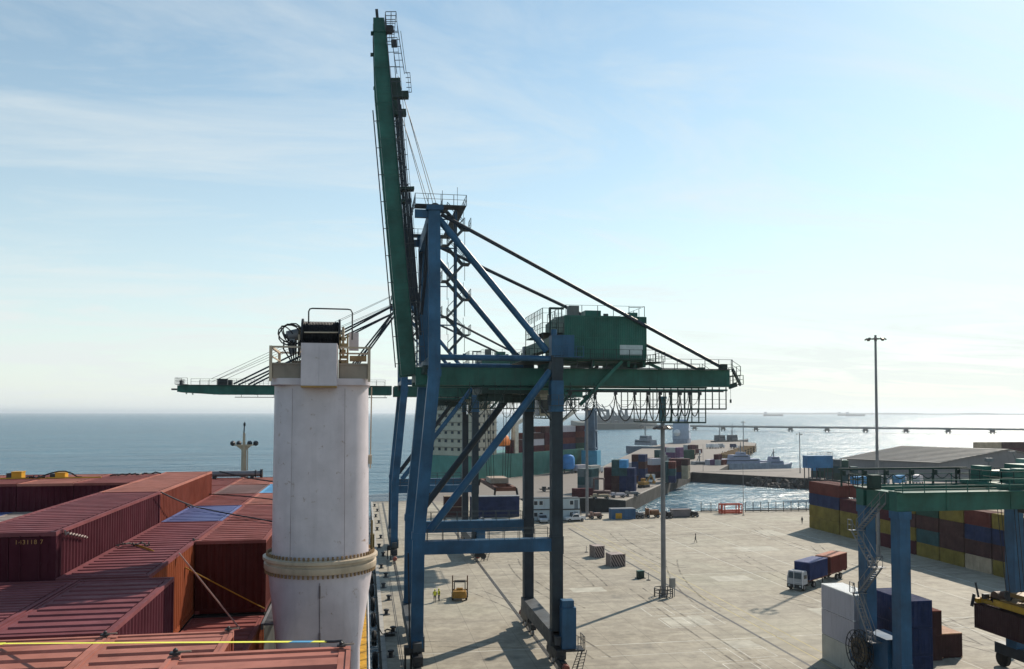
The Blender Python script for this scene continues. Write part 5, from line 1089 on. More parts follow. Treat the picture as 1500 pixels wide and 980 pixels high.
# forklift seen from behind
fl = thing('forklift', 'yellow brown forklift parked on the quay under the near crane', 'forklift', at_z(673, 880), R(-8)); fm = paint('forklift_yellow', (0.34, 0.17, 0.025), 0.5, 0.3, 0.25, 1)
mb = MB(); loft(mb, [(rr(0.95, 0.6, 0.3, 4), 0.45), (rr(1.0, 0.65, 0.35, 4), 0.9), (rr(0.9, 0.55, 0.3, 4), 1.35)]); mb.build('counterweight', fm, fl)
mb = MB(); mb.b2((-0.8, 0.3, 0.5), (0.8, 2.3, 1.15)); mb.b2((-0.45, 0.5, 1.15), (0.45, 1.0, 1.6)); mb.build('body', fm, fl)
mb = MB()
for x in (-0.75, 0.75): mb.beam((x, 0.2, 1.2), (x, 0.5, 2.45), 0.09, 0.09); mb.beam((x, 2.0, 1.1), (x, 1.7, 2.45), 0.09, 0.09)
for y in (0.5, 0.9, 1.3, 1.7): mb.beam((-0.75, y, 2.45), (0.75, y, 2.45), 0.07, 0.07)
mb.build('overhead_guard', steel_dark, fl)
mb = MB()
for x in (-1.05, 1.05): mb.beam((x, 2.6, 0.2), (x, 2.45, 3.0), 0.16, 0.22)
mb.beam((-1.05, 2.5, 1.0), (1.05, 2.5, 1.0), 0.1, 0.2); mb.beam((-1.05, 2.48, 2.2), (1.05, 2.48, 2.2), 0.1, 0.15); mb.build('mast', paint('mast_brown', (0.12, 0.06, 0.03), 0.5, 0.3, 0.3, 1), fl)
for x in (-0.5, 0.5): mb = MB(); mb.beam((x, 2.7, 0.2), (x, 4.0, 0.12), 0.16, 0.06); mb.beam((x, 2.7, 0.15), (x, 2.7, 0.9), 0.16, 0.07); mb.build('fork', steel_dark, fl)
wheels(fl, [(-0.95, 0.4), (0.95, 0.4), (-1.0, 2.1), (1.0, 2.1)], 0.42, 0.3)
# pickups
def pickup(p, rot, col, label):
    t = thing('pickup', label, 'pickup', p, rot); prof = [(-2.5, 0.45), (2.5, 0.45), (2.55, 0.85), (2.3, 1.02), (1.15, 1.1), (0.55, 1.75), (-0.75, 1.78), (-0.9, 1.1), (-2.5, 1.08)]
    mb = MB(); n = len(prof); 
    vs = [(-0.9+(0.14 if z > 1.5 else 0), y, z) for y, z in prof]+[(0.9-(0.14 if z > 1.5 else 0), y, z) for y, z in prof]
    mb.add(vs, [tuple(range(n)), tuple(range(2*n-1, n-1, -1))]+[(i, n+i, n+(i+1) % n, (i+1) % n) for i in range(n)]); mb.build('body', col, t)
    mb = MB(); mb.add([(-0.88, 1.1, 1.13), (0.88, 1.1, 1.13), (0.76, 0.6, 1.71), (-0.76, 0.6, 1.71)], [(0, 1, 2, 3)])
    mb.v = [(x, y+0.02, z+0.02) for x, y, z in mb.v]
    for s in (-1, 1): mb.add([(s*0.905, 0.95, 1.14), (s*0.905, -0.8, 1.14), (s*0.79, -0.65, 1.66), (s*0.79, 0.45, 1.66)], [(0, 1, 2, 3)])
    mb.build('window', glass_m, t); mb = MB(); mb.b2((-0.75, -2.45, 1.0), (0.75, -1.0, 1.095)); mb.build('load_bed', steel_dark, t)
    for s in (-1, 1): mb = MB(); mb.box((s*0.65, 2.52, 0.78), (0.35, 0.08, 0.16)); mb.build('headlight', pale_panel, t)
    wheels(t, [(-0.82, 1.6), (0.82, 1.6), (-0.82, -1.55), (0.82, -1.55)], 0.38, 0.24)
pickup(at_z(842, 763.5), R(97), white_m, 'white pickup parked by the mast, facing the cabins'); pickup(at_z(795, 765), R(175), paint('silver_grey', (0.42, 0.44, 0.47), 0.35), 'silver pickup parked nose out before the office cabins')
# office cabins two levels high
cabm = paint('cabin_pale', (0.4, 0.46, 0.5), 0.5, 0.1, 0.05, 0.5); c0 = at_z(779, 764.5)
for k in range(2):
    for j in range(2):
        t = thing('office_cabin', ('upper', 'ground floor')[1-k]+' pale office cabin, '+('left end behind the crane leg' if j == 0 else 'right end beside the lamp mast'), 'cabin', (c0.x+j*6.0, c0.y+1.2-j*0.5, 2.75*k)); mb = MB(); mb.b2((0, 0, 0), (5.9, 2.6, 2.65)); mb.build('shell', cabm, t)
        mb = MB(); mb.b2((-0.05, -0.1, 2.6), (5.95, 2.7, 2.72)); mb.b2((-0.05, -0.05, 0), (5.95, 0.0, 0.12)); mb.build('roof_edge', steel_dark, t)
        for x in ((0.7, 2.0) if j == 0 else (0.8, 3.4)): mb = MB(); mb.b2((x, -0.03, 1.0), (x+1.0, 0.0, 2.1)); f_ = mb.build('window', white_m, t); mb = MB(); mb.b2((x+0.08, -0.045, 1.08), (x+0.92, -0.032, 2.02)); mb.build('pane', glass_m, f_)
        mb = MB(); mb.b2((4.6, -0.03, 0.12), (5.5, 0.0, 2.15)); mb.build('door', paint('cabin_door', (0.12, 0.15, 0.18), 0.5), t)
t = thing('timber_stair', 'weathered timber stair beside the office cabins', 'stairs', at_z(851, 762)+Vector((0, 1.5, 0))); mb = MB()
for i in range(9): mb.box((0.0+i*0.03, i*0.26, 0.16+0.3*i), (0.9, 0.28, 0.05))
for x in (-0.5, 0.6): mb.beam((x, 0, 0), (x, 2.4, 2.7), 0.08, 0.2); mb.beam((x, 0, 1.0), (x, 2.4, 3.7), 0.06, 0.08); mb.beam((x, 2.4, 0), (x, 2.4, 3.7), 0.1, 0.1)
mb.build('flight', wood_m, t)
# dark stacks beside the cabins
g = 'dark containers stacked left of the office cabins'
for k in range(2):
    p = at_z(650, 757); container((p.x, p.y, 2.6*k), 6.06, C_BROWN, C_TAN, ('lower' if k == 0 else 'upper')+' brown container left of the dark blue pair, seen under the near crane', R(-90), False, g, cast=False)
    p = at_z(689, 757.5); container((p.x, p.y, 2.6*k), 12.19, C_NAVY, C_LGREY if k else C_NAVY, ('lower' if k == 0 else 'upper')+' long dark blue container left of the office cabins', R(-90), False, g, cast=False)
p = at_z(896, 761); t = container((p.x, p.y+1.2, 0), 5.6, paint('container_steel_blue', (0.035, 0.1, 0.2), 0.5, 0.2, 0.1, 0.5), C_LGREY, 'steel blue container with a yellow door patch by the basin fence', R(-90), False, None)
mb = MB(); mb.b2((CW/2-0.03, 1.0, 0.15), (CW/2+0.015, 2.6, 1.5)); mb.build('yellow_patch', yellow_m, t)
# striped flat frames, green bin, post
stp, tnt, tb = newmat('hazard_stripes'); vv = coords(tnt); sx = N(tnt, 'ShaderNodeSeparateXYZ'); tcx = N(tnt, 'ShaderNodeTexCoord'); tnt.links.new(tcx.outputs['Object'], sx.inputs[0])
fr = mth(tnt, 'FRACT', mth(tnt, 'MULTIPLY', mth(tnt, 'ADD', mth(tnt, 'ADD', sx.outputs[0], sx.outputs[1]), mth(tnt, 'MULTIPLY', sx.outputs[2], 0.55)), 2.2)); gt = mth(tnt, 'GREATER_THAN', fr, 0.55)
tnt.links.new(mix(tnt, gt, (0.04, 0.025, 0.025), (0.3, 0.23, 0.21)), tb.inputs['Base Color']); tb.inputs['Roughness'].default_value = 0.7
def striped(p, rot, s, label):
    t = thing('striped_pen', label, 'barrier', p, rot); mb = MB()
    mb.b2((-1.5*s, -0.08, 0), (1.5*s, 0.08, 2.0)); mb.b2((-1.5*s, 0.08, 0), (-1.36*s, 2.4, 2.0)); mb.b2((1.36*s, 0.08, 0), (1.5*s, 2.4, 2.0)); mb.build('side_boards', stp, t)
    mb = MB(); mb.b2((-1.34*s, 0.1, 0.1), (1.34*s, 2.4, 1.7)); mb.build('ballast', paint('ballast_brown', (0.18, 0.12, 0.1), 0.8), t)
    mb = MB()
    for x in (-1.5*s, 1.5*s): mb.beam((x, -0.1, 0), (x, -0.1, 2.15), 0.12, 0.12)
    mb.b2((-1.45*s, 0, 2.0), (1.45*s, 2.4, 2.06)); mb.build('lid', paint('striped_lid', (0.33, 0.27, 0.25), 0.8, 0.4), t)
striped(at_z(905, 830), R(4), 0.85, 'nearer black and white striped pen on the cable slot'); striped(at_z(878, 817), R(8), 0.6, 'farther striped pen behind the first, on the cable slot')
t = thing('utility_box', 'small dark green box standing by the cable slot', 'box', at_z(938, 847), R(10)); mb = MB(); mb.b2((-0.55, -0.3, 0.1), (0.55, 0.3, 1.15)); mb.b2((-0.7, -0.5, 0), (0.7, 0.5, 0.1)); mb.build('cabinet', green_dark, t); mb = MB(); mb.b2((-0.58, -0.33, 1.15), (0.58, 0.33, 1.2)); mb.build('lid', crane_green, t)
for px, py, l in ((950, 850, 'short post between the green box and the lamp mast'), (859, 809, 'short dark post left of the striped pens')):
    t = thing('marker_post', l, 'post', at_z(px, py)); mb = MB(); mb.tube((0, 0, 0.1), (0, 0, 1.2), 0.05, n=6); mb.build('post', steel_grey, t); mb = MB(); mb.lathe([(0.35, 0), (0.3, 0.1), (0, 0.12)], n=10); mb.build('footing', steel_dark, t)
# red lifting frame, fence and scrap by the basin
p = at_z(1057, 753); t = thing('lifting_rig', 'orange red open lifting frame standing by the basin fence', 'frame', p); mb = MB(); L_ = 5.6
for y in (0, 1.6):
    for x in (0, 0.9, L_-0.9, L_): mb.beam((x, y, 0), (x, y, 2.5), 0.22, 0.22)
    for z_ in (0.25, 0.75, 2.4): mb.beam((0, y, z_), (L_, y, z_), 0.22, 0.26)
for x in (0, L_):
    for z_ in (0.25, 2.4): mb.beam((x, 0, z_), (x, 1.6, z_), 0.2, 0.22)
mb.build('frame', red_m, t)
def fence(a, b, h, step, label):
    t = thing('wire_fence', label, 'fence', a); d = b-a; n = max(2, int(d.length/step)); mb = MB()
    for z_ in (0.35, 0.8): mb.beam(Vector((0, 0, z_)), d+Vector((0, 0, z_)), 0.2, 0.3 if z_ < 0.5 else 0.2)
    for z_ in (1.6, h-0.2): mb.beam(Vector((0, 0, z_)), d+Vector((0, 0, z_)), 0.02, 0.02)
    mb.build('guard_rail', steel_dark, t)
    for i in range(n+1): mb = MB(); q = d*(i/n); mb.beam(q, q+Vector((0, 0, h)), 0.13, 0.13); mb.build('post', steel_dark, t)
fence(at_z(1027, 750), at_z(1056, 750.5), 2.6, 2.2, 'short fence between the grey skip and red frame'); fence(at_z(1092, 750), at_z(1192, 748.5), 2.6, 2.1, 'long thin posted fence along the basin, right of red frame')
def scrap(px, py, wd, h, m, label, cat, kind=0):
    p = at_z(px, py); t = thing(label.split()[-1] if False else cat.replace(' ', '_'), label, cat, p); mb = MB()
    if kind == 0:   # skip with sloping ends
        loft(mb, [([(-wd*0.42, -0.8), (wd*0.42, -0.8), (wd*0.42, 0.8), (-wd*0.42, 0.8)], 0.15), ([(-wd*0.5, -1.1), (wd*0.5, -1.1), (wd*0.5, 1.1), (-wd*0.5, 1.1)], h)]); mb.build('tub', m, t)
        mb = MB(); mb.b2((-wd*0.52, -1.15, h-0.08), (wd*0.52, -1.1, h+0.06)); mb.b2((-wd*0.52, 1.1, h-0.08), (wd*0.52, 1.15, h+0.06)); mb.b2((-wd*0.4, -0.7, 0), (wd*0.4, 0.7, 0.15)); mb.build('rim', steel_dark, t)
    else:           # low flat trailer / machine
        mb.beam((-wd/2, -0.5, 0.8), (wd/2, -0.5, 0.8), 0.15, 0.3); mb.beam((-wd/2, 0.5, 0.8), (wd/2, 0.5, 0.8), 0.15, 0.3)
        for k in range(5): mb.beam((-wd/2+wd*k/4, -1.1, 0.95), (-wd/2+wd*k/4, 1.1, 0.95), 0.14, 0.14)
        mb.box((wd*0.15, 0, 0.95+h*0.25), (wd*0.5, 1.4, h*0.45)); mb.box((-wd*0.3, 0, 0.95+h*0.35), (wd*0.18, 1.0, h*0.7)); mb.build('chassis', m, t)
        wheels(t, [(-wd*0.3, -0.9), (-wd*0.3, 0.9), (wd*0.3, -0.9), (wd*0.3, 0.9)], 0.42, 0.3, 'y')
scrap(997, 757, 5.0, 1.9, paint('skip_grey', (0.22, 0.19, 0.2), 0.7, 0.2, 0.2, 0.5), 'grey brown skip by the basin right of the near mast', 'skip'); scrap(955, 758, 4.2, 1.9, paint('machine_brown', (0.2, 0.09, 0.04), 0.7, 0.3, 0.3, 0.6), 'brown wheeled machine left of the near mast pole', 'machine', 1)
scrap(936, 759, 2.2, 1.0, steel_grey, 'low grey trailer right of the steel blue container', 'trailer', 1); scrap(872, 760, 3.4, 1.1, paint('trailer_rust', (0.2, 0.12, 0.1), 0.7, 0.3, 0.2), 'low rusty trailer between the pickup and blue container', 'trailer', 1); scrap(978, 759, 1.8, 1.2, steel_dark, 'small dark trailer between the mast pole and skip', 'trailer', 1)
scrap(712, 772, 3.2, 1.8, steel_grey, 'grey machine under the portal of the near crane', 'machine', 1); scrap(1016, 757, 2.0, 0.7, steel_dark, 'flat dark trailer at the right side of the skip', 'trailer', 1)
# bollards and mooring gear on the quay edge
bs = [(559.5, 858), (568, 867), (563, 883), (571, 904), (566, 850), (563.5, 836)]
bol = None; k = 0
for i, y in enumerate((92, 102, 111, 119.5, 128, 136, 144, 156, 166, 178, 190, 202, 214, 226, 238)):
    x = 2.95+(0.55 if i % 2 else 0.0)
    if bol is None:
        bol = thing('bollard', 'dark mooring bollard on the quay edge beside the ship', 'bollard', (x, y, 0), 0, 'bollards along the quay edge')
        mb = MB(); mb.lathe([(0.3, 0.05), (0.24, 0.15), (0.22, 0.45), (0.36, 0.55), (0.36, 0.68), (0.2, 0.74), (0, 0.75)], n=14); mb.build('post', steel_dark, bol); mb = MB(); mb.lathe([(0.5, 0), (0.5, 0.06), (0, 0.06)], n=12); mb.build('base_plate', steel_dark, bol)
    else: clone(bol, (x, y, 0))
rope('mooring_rope', [(0.3, 95, 8.0), (1.5, 97.5, 2.2), (2.2, 99.5, 0.5), (3.0, 100.8, 0.3), (3.6, 101.9, 0.35)], 0.06, rope_m, 'mooring rope from the ship to a bollard by the near crane leg', 'rope')
t = thing('mooring_hook', 'dark mooring hook base where the ship rope is tied', 'hook', (3.1, 100.6, 0)); mb = MB(); mb.box((0, 0, 0.15), (1.2, 0.8, 0.3)); mb.build('base', steel_dark, t); mb = MB(); mb.path([(0.2, 0, 0.3), (0.2, 0, 0.6), (-0.3, 0, 0.75), (-0.6, 0, 0.6), (-0.5, 0, 0.45)], 0.09, 6); mb.build('hook_arm', steel_dark, t)
# fenders on the quay face
fd = None
for i in range(10):
    y = 84+i*9.0
    if fd is None:
        fd = thing('dock_fender', 'black tyre fender hanging between the ship and quay', 'fender', (1.3, y, -0.6), 0, 'fenders along the quay'); mb = MB(); mb.lathe([(0.35, -0.3), (0.8, -0.3), (0.95, 0), (0.8, 0.3), (0.35, 0.3)], (0, 0, 0), 18, axis='x'); mb.build('tyre', rubber, fd); mb = MB(); mb.tube((0.1, 0, 0.8), (0.7, 0, 0.9), 0.04, n=5); mb.build('chain', steel_dark, fd)
    else: clone(fd, (1.3, y, -0.6))

# ------------------------------------------------------------------ second pier: container stacks, cabins, sheds
PG = 'stacked containers on the second pier'
def stack(px, py, s, label, rot=-30, L=6.06, n=1, dx=0.0):
    p = at_z(px, py); a = R(rot)
    for j in range(n):
        for k, ch in enumerate(s[j] if isinstance(s, tuple) else s):
            m, cn = CN2[ch]; v_ = Vector((math.cos(a), math.sin(a), 0))*(j*2.55)
            lv = 'bottom' if k == 0 else ('top' if k == len(s[j] if isinstance(s, tuple) else s)-1 else ('second' if k == 1 else 'third'))
            far_container((p.x+v_.x, p.y+v_.y, 2.595*k), L, m, '%s %s container, %s %s' % (lv, cn, ('first column', 'second column', 'third column', 'fourth column')[j], label), a, PG)
CN2 = dict(CN); CN2.update({'W': (C_WHITE, 'white'), 'O': (C_ORANGE, 'orange'), 'L': (C_LBLUE, 'light blue'), 'K': (C_GREY, 'grey'), 'P': (C_PURPLE, 'purple'), 'I': (C_LGREY, 'pale grey')})
stack(851, 722, ('KTK', 'KKT'), 'of the grey teal block by pale mast', -38, 6.06, 2)
stack(840, 728, ('M',), 'low by the pale lamp mast foot', -80, 6.06, 1)
stack(890, 720, ('MMM', 'NNTT', 'BBTL', 'BBB'), 'of the tall block above steel blue container', -24, 6.06, 4)
stack(930, 707, ('NBBN', 'BBNB'), 'of the dark block left of near mast', -28, 6.06, 2)
stack(945, 700, ('MRM', 'NRW'), 'low red group just left of the near mast', -60, 6.06, 2)
stack(974, 707, ('TTT', 'BTR'), 'just right of the near mast', -25, 6.06, 2)
stack(984, 701, ('NNM', 'BNM', 'AAN'), 'of the basin corner block', -30, 6.06, 3)
stack(972, 677, ('PIP', 'IPI', 'PPI', 'IPP'), 'of the pale lavender grid on pier', -40, 6.06, 4)
stack(1004, 672, ('MRI', 'RAM'), 'of the pinkish block on pier', -40, 6.06, 2)
stack(985, 673, ('TK', 'GG'), 'of the low green block on pier', -75, 12.19, 2)
stack(1036, 681, ('W', 'P', 'I'), 'small group on the bare pier', -40, 6.06, 3); stack(1049, 681, ('RM', 'R'), 'small red group on the bare pier', -40, 6.06, 2)
stack(957, 692, ('NM', 'MR'), 'of the dull red pair behind the near mast', -35, 6.06, 2); stack(1016, 664, ('BN', 'M'), 'of the small dark group by the grey ship', -40, 6.06, 2); stack(962, 683, ('TGT', 'GK'), 'of the green group behind the near mast', -35, 6.06, 2)
# dark stacks in front of the moored ship, under the far crane
stack(634, 699, ('BBB', 'BBK'), 'of the dark stack before the green ship', -60, 12.19, 2)
# small cabins, machines, cars on the pier
def lorry(p, rot, m, label, L=7.0, cat='lorry'):
    t = thing('lorry', label, cat, p, rot); mb = MB(); mb.b2((-1.2, -L/2, 0.9), (1.2, L/2-2, 3.4)); mb.build('box_body', m, t); mb = MB(); loft(mb, [([(-1.15, L/2-1.8), (1.15, L/2-1.8), (1.15, L/2), (-1.15, L/2)], 0.6), ([(-1.1, L/2-1.8), (1.1, L/2-1.8), (1.1, L/2-0.4), (-1.1, L/2-0.4)], 2.6)]); mb.build('cab', white_m, t)
    wheels(t, [(-1, -L/2+1.4), (1, -L/2+1.4), (-1, L/2-1), (1, L/2-1)], 0.5, 0.3)
lorry(at_z(935, 690)+Vector((0, 8, 0)), R(60), C_WHITE, 'white lorry half hidden behind the tall dark stack')
lorry(at_z(852, 692), R(-50), C_WHITE, 'white lorry by the moored green ship, nearer one', 9); lorry(at_z(872, 693), R(-60), C_OLD, 'off-white lorry by the green ship bow, farther one', 8)
def cabin_(px, py, rot, label):
    t = thing('site_cabin', label, 'cabin', at_z(px, py), R(rot)); mb = MB(); mb.b2((-3, 0, 0.2), (3, 2.5, 2.9)); mb.build('shell', white_m, t)
    for x in (-1.9, 0.0, 1.6): mb = MB(); mb.b2((x-0.6, -0.04, 1.1), (x+0.6, 0, 2.2)); mb.build('window', glass_m, t)
    mb = MB(); mb.b2((-3.1, -0.1, 2.9), (3.1, 2.6, 3.0)); mb.build('roof', steel_grey, t)
cabin_(948, 707, -10, 'small white cabin with dark windows by the pier edge')
def excavator(px, py, rot, label, m=paint('excavator_ochre', (0.3, 0.15, 0.02), 0.5, 0.3, 0.2)):
    t = thing('excavator', label, 'excavator', at_z(px, py), R(rot)); mb = MB()
    for x in (-1.1, 1.1): mb.b2((x-0.3, -1.8, 0), (x+0.3, 1.8, 0.9))
    mb.build('track', steel_dark, t); mb = MB(); mb.b2((-1.3, -1.8, 1.0), (1.3, 1.6, 2.0)); mb.b2((-1.2, 0, 2.0), (0, 1.5, 3.1)); mb.build('body', m, t); mb = MB(); mb.beam((0.4, 1.4, 1.8), (0.4, 4.2, 4.2), 0.35, 0.6); mb.beam((0.4, 4.2, 4.2), (0.4, 6.2, 1.8), 0.3, 0.45); mb.box((0.4, 6.2, 1.4), (0.9, 0.8, 0.9)); mb.build('arm', m, t)
excavator(943, 714, -50, 'orange yellow excavator on the near edge of the pier')
def straddle(px, py, label):
    t = thing('lifting_portal', label, 'machine', at_z(px, py), R(-20)); mb = MB()
    for x in (-1.6, 1.6):
        for y in (0, 2.5): mb.beam((x, y, 0), (x, y, 5.2), 0.25, 0.25)
        mb.beam((x, 0, 5.2), (x, 2.5, 5.2), 0.25, 0.3)
    mb.beam((-1.6, 0, 5.2), (1.6, 0, 5.2), 0.25, 0.3); mb.beam((-1.6, 2.5, 5.2), (1.6, 2.5, 5.2), 0.25, 0.3); mb.b2((-3.5, -0.6, 0.5), (3.5, 3.1, 1.5)); mb.build('frame', paint('portal_brown', (0.09, 0.05, 0.05), 0.6), t); wheels(t, [(-2.6, -0.5), (2.6, -0.5), (-2.6, 3.0), (2.6, 3.0)], 0.5, 0.3)
straddle(877, 726, 'dark portal framed machine between two container blocks on pier')
for px, py, wd, m, l in ((905, 729, 5, C_WHITE, 'pale flat trailer at the pier end above the blue container'), (925, 727, 5, steel_grey, 'grey flat trailer at the pier corner, right of the pale one'), (880, 731, 6, C_TAN, 'tan flat trailer at the pier end left of the pale one'), (806, 720, 7, steel_dark, 'dark flat trailer on open concrete between the crane legs')):
    scrap(px, py, wd, 1.0, m, l, 'trailer', 1)
for i, (px, py, m, l) in enumerate(((1040, 657, white_m, 'leftmost white van parked at the pier end'), (1048, 657, white_m, 'second white van from the left at the pier end'), (1056, 656.5, C_LGREY, 'grey van right of the white vans at the pier end'), (1020, 666, C_MAROON, 'dark red lorry on the middle of the pier'), (1010, 668, C_NAVY, 'dark lorry beside the pinkish container block'), (1075, 657, C_NAVY, 'dark van near the pier tip'))):
    lorry(at_z(px, py), R(-60), m, l, 6.5, 'van' if 'van' in l else 'lorry')
tyre_m = paint('pile_brown', (0.25, 0.15, 0.07), 0.9, 0.3)
for i in range(9):
    p = at_z(1063+i*4.3, 676-i*1.75); t = thing('log_pile', ('%s brown cargo pile from the near end along the pier edge' % NTH[i]), 'cargo pile', p, R(-32), 'cargo piles along the pier edge'); mb = MB(); h = 3.2+1.5*((i*37) % 5)/5
    for z_ in range(3):
        for y in range(3-z_): mb.tube((-4, y*1.6+z_*0.8-2, 0.7+z_*1.3), (4, y*1.6+z_*0.8-2, 0.7+z_*1.3), 0.8, n=8)
    mb.build('logs', tyre_m, t); mb = MB(); mb.beam((-4.4, -3, 0), (-4.4, -3, h), 0.3, 0.3); mb.beam((4.4, 1.8, 0), (4.4, 1.8, h), 0.3, 0.3); mb.build('stake', steel_dark, t)

# ------------------------------------------------------------------ ships beyond
def hull_mb(L, B, D, T=3.0, bow=0.18, flare=1.25, stern=0.75, sheer=1.5):
    mb = MB(); st = []
    for f in (0, 0.08, 0.3, 0.6, 1-bow, 1-bow*0.5, 1-bow*0.15, 1.0):
        y = -L/2+L*f; hw = B/2*(stern+(1-stern)*min(1, f/0.12)) if f < 0.12 else (B/2 if f <= 1-bow else B/2*max(0.02, 1-((f-(1-bow))/bow)**1.9)); zt = D+sheer*max(0, (f-0.7)/0.3)**2
        st.append([(-hw, y, zt), (-hw*(0.96 if f < 0.8 else 0.8), y-(0 if f < 0.9 else (f-0.9)*L*0.25), 1.0), (-hw*0.8, y-(0 if f < 0.9 else (f-0.9)*L*0.4), -T), (hw*0.8, y-(0 if f < 0.9 else (f-0.9)*L*0.4), -T), (hw*(0.96 if f < 0.8 else 0.8), y-(0 if f < 0.9 else (f-0.9)*L*0.25), 1.0), (hw, y, zt)])
    vs = [p for s in st for p in s]; fs = [(i*6+j, (i+1)*6+j, (i+1)*6+j+1, i*6+j+1) for i in range(len(st)-1) for j in range(5)]+[(i*6+5, (i+1)*6+5, (i+1)*6, i*6) for i in range(len(st)-1)]+[(0, 1, 2, 3, 4, 5), tuple((len(st)-1)*6+5-j for j in range(6))]
    return mb.add(vs, fs)
teal_hull = paint('hull_teal', (0.05, 0.19, 0.16), 0.5, 0.25, 0.1, 0.15)
qa, qb = Vector((25, 300, 0)), Vector((99, 374, 0)); qd = (qb-qa).normalized(); qn = Vector((-qd.y, qd.x, 0)); mid = qa+qd*76+qn*12.5; ang_ = math.atan2(qd.y, qd.x)-PI/2
ts = thing('container_ship', 'moored green hulled container ship stacked with mixed containers, behind the cranes', 'ship', (mid.x, mid.y, ZW), ang_)
hull_mb(112, 23, 13.5, 3, 0.2).build('hull', teal_hull, ts)
mb = MB(); mb.b2((-10.5, -53, 13.5), (10.5, -37, 31)); mb.b2((-8.5, -51, 31), (8.5, -39, 36.0)); mb.b2((-11.3, -46, 33.2), (11.3, -41, 34.2)); sup = mb.build('superstructure', paint('ship_beige', (0.42, 0.38, 0.3), 0.5, 0.1, 0.06, 0.3), ts)
mb = MB()
for lv in range(1, 6): mb.b2((-10.75, -53.3, 13.3+lv*3.2), (10.75, -36.4, 13.5+lv*3.2))
mb.railing([(-10.6, -53.2, 31), (10.6, -53.2, 31), (10.6, -36.6, 31)], 1.2, 1.5, 0.06); mb.build('deck_edge', paint('deck_edge_dark', (0.13, 0.12, 0.1), 0.6), sup)
for lv in range(5):
    for s in range(6): mb = MB(); mb.b2((-9.0+s*3.2, -53.1, 15.3+lv*3.2), (-7.8+s*3.2, -53.0, 16.4+lv*3.2)); mb.build('window', glass_m, sup)
for lv in range(5):
    for s in range(5): mb = MB(); mb.b2((10.45, -51.8+s*3.0, 15.3+lv*3.2), (10.56, -50.6+s*3.0, 16.4+lv*3.2)); mb.build('window', glass_m, sup)
mb = MB(); mb.b2((8.45, -50, 33.4), (8.56, -40, 35)); mb.b2((-8, -38.99, 33.2), (8, -38.9, 35)); mb.build('bridge_window', glass_m, sup)
mb = MB(); mb.beam((0, -47, 36), (0, -47, 46), 0.7, 0.7, w2=0.3, h2=0.3); mb.beam((-3, -47, 42), (3, -47, 42), 0.3, 0.3); mb.b2((-2, -53, 36), (2, -49.5, 41)); mb.build('funnel', paint('funnel_red', (0.2, 0.07, 0.06), 0.5), ts)
mb = MB(); loft(mb, [(rr(1.5, 3.6, 1.2, 3), 17), (rr(1.7, 4.0, 1.4, 3), 18.4), (rr(1.3, 3.2, 1.0, 3), 20.4), (rr(0.6, 1.8, 0.4, 3), 21.4)]); mb.v = [(x+11.5, y-34.5, z_) for x, y, z_ in mb.v]; mb.build('lifeboat', orange_m, ts)
for y in (-24, 8):
    mb = MB(); mb.b2((9.2, y-1.2, 13.5), (11.2, y+1.2, 26)); mb.beam((10.2, y, 25), (10.2, y+16, 31), 1.0, 1.4)
    mb.build('deck_crane_arm', paint('ship_crane_cream', (0.45, 0.42, 0.35), 0.5), ts)
ci = 0; rnd = random.Random(5); seqs = 'MNRNGMONWMRNPMNB'
Mt = Matrix.Rotation(ang_, 3, 'Z'); base = Vector((mid.x, mid.y, 0))
for by in range(5):
    y = -28+by*13.0; tiers = (2, 3, 4, 4, 4)[by]
    for k in range(tiers):
        for r_ in range(1 if k < tiers-1 else 3):
            ch = seqs[(by*5+k*3+r_*7) % len(seqs)]; m, cn = CN2[ch]; v_ = Mt @ Vector((9.4-r_*2.6, y, 0))
            far_container((base.x+v_.x, base.y+v_.y, 9.6+2.6*k), 12.19, m, '%s container, %s, %s bay from the stern%s on the green ship' % (cn, ('deck tier', 'second tier', 'third tier', 'fourth tier')[k], NTH[by], ('', ', row two', ', row three')[r_]), ang_, 'containers on the moored green ship')
# white vessel, patrol boats and small craft at the pier
def vessel(px, py, L, B, D, rot, hm, sm, label, blocks, mast_h=10, cat='ship', extra=None, zp=ZW):
    p = at_z(px, py, zp); t = thing('vessel' if cat == 'ship' else 'patrol_boat', label, cat, (p.x, p.y, ZW), R(rot)); hull_mb(L, B, D, 2, 0.25, sheer=D*0.25).build('hull', hm, t); mb = MB()
    for (y0, y1, w0, z0, z1) in blocks: loft(mb, [([(-w0/2, y0), (w0/2, y0), (w0/2, y1), (-w0/2, y1)], z0), ([(-w0/2*0.94, y0+0.3), (w0/2*0.94, y0+0.3), (w0/2*0.94, y1-(z1-z0)*0.15), (-w0/2*0.94, y1-(z1-z0)*0.15)], z1)])
    s_ = mb.build('superstructure', sm, t)
    for (y0, y1, w0, z0, z1) in blocks:
        mb = MB(); zz_ = z0+(z1-z0)*0.55; mb.b2((-w0/2*0.99, y0+0.8, zz_), (w0/2*0.99, y1-1.2, zz_+(z1-z0)*0.16)); mb.build('window_band', glass_m, s_)
    y0, y1, w0, z0, z1 = blocks[-1]; ym = (y0+y1)/2; mb = MB(); mb.beam((0, ym, z1), (0, ym, z1+mast_h), 0.5, 0.5, w2=0.2, h2=0.2); mb.beam((-1.6, ym, z1+mast_h*0.6), (1.6, ym, z1+mast_h*0.6), 0.25, 0.25); mb.beam((0, ym-1.5, z1), (0, ym, z1+mast_h*0.7), 0.25, 0.25); mb.build('mast', steel_grey, t)
    return t
hw_, lav = paint('hull_white', (0.3, 0.31, 0.36), 0.5), paint('super_lavender', (0.26, 0.27, 0.36), 0.5, 0.1)
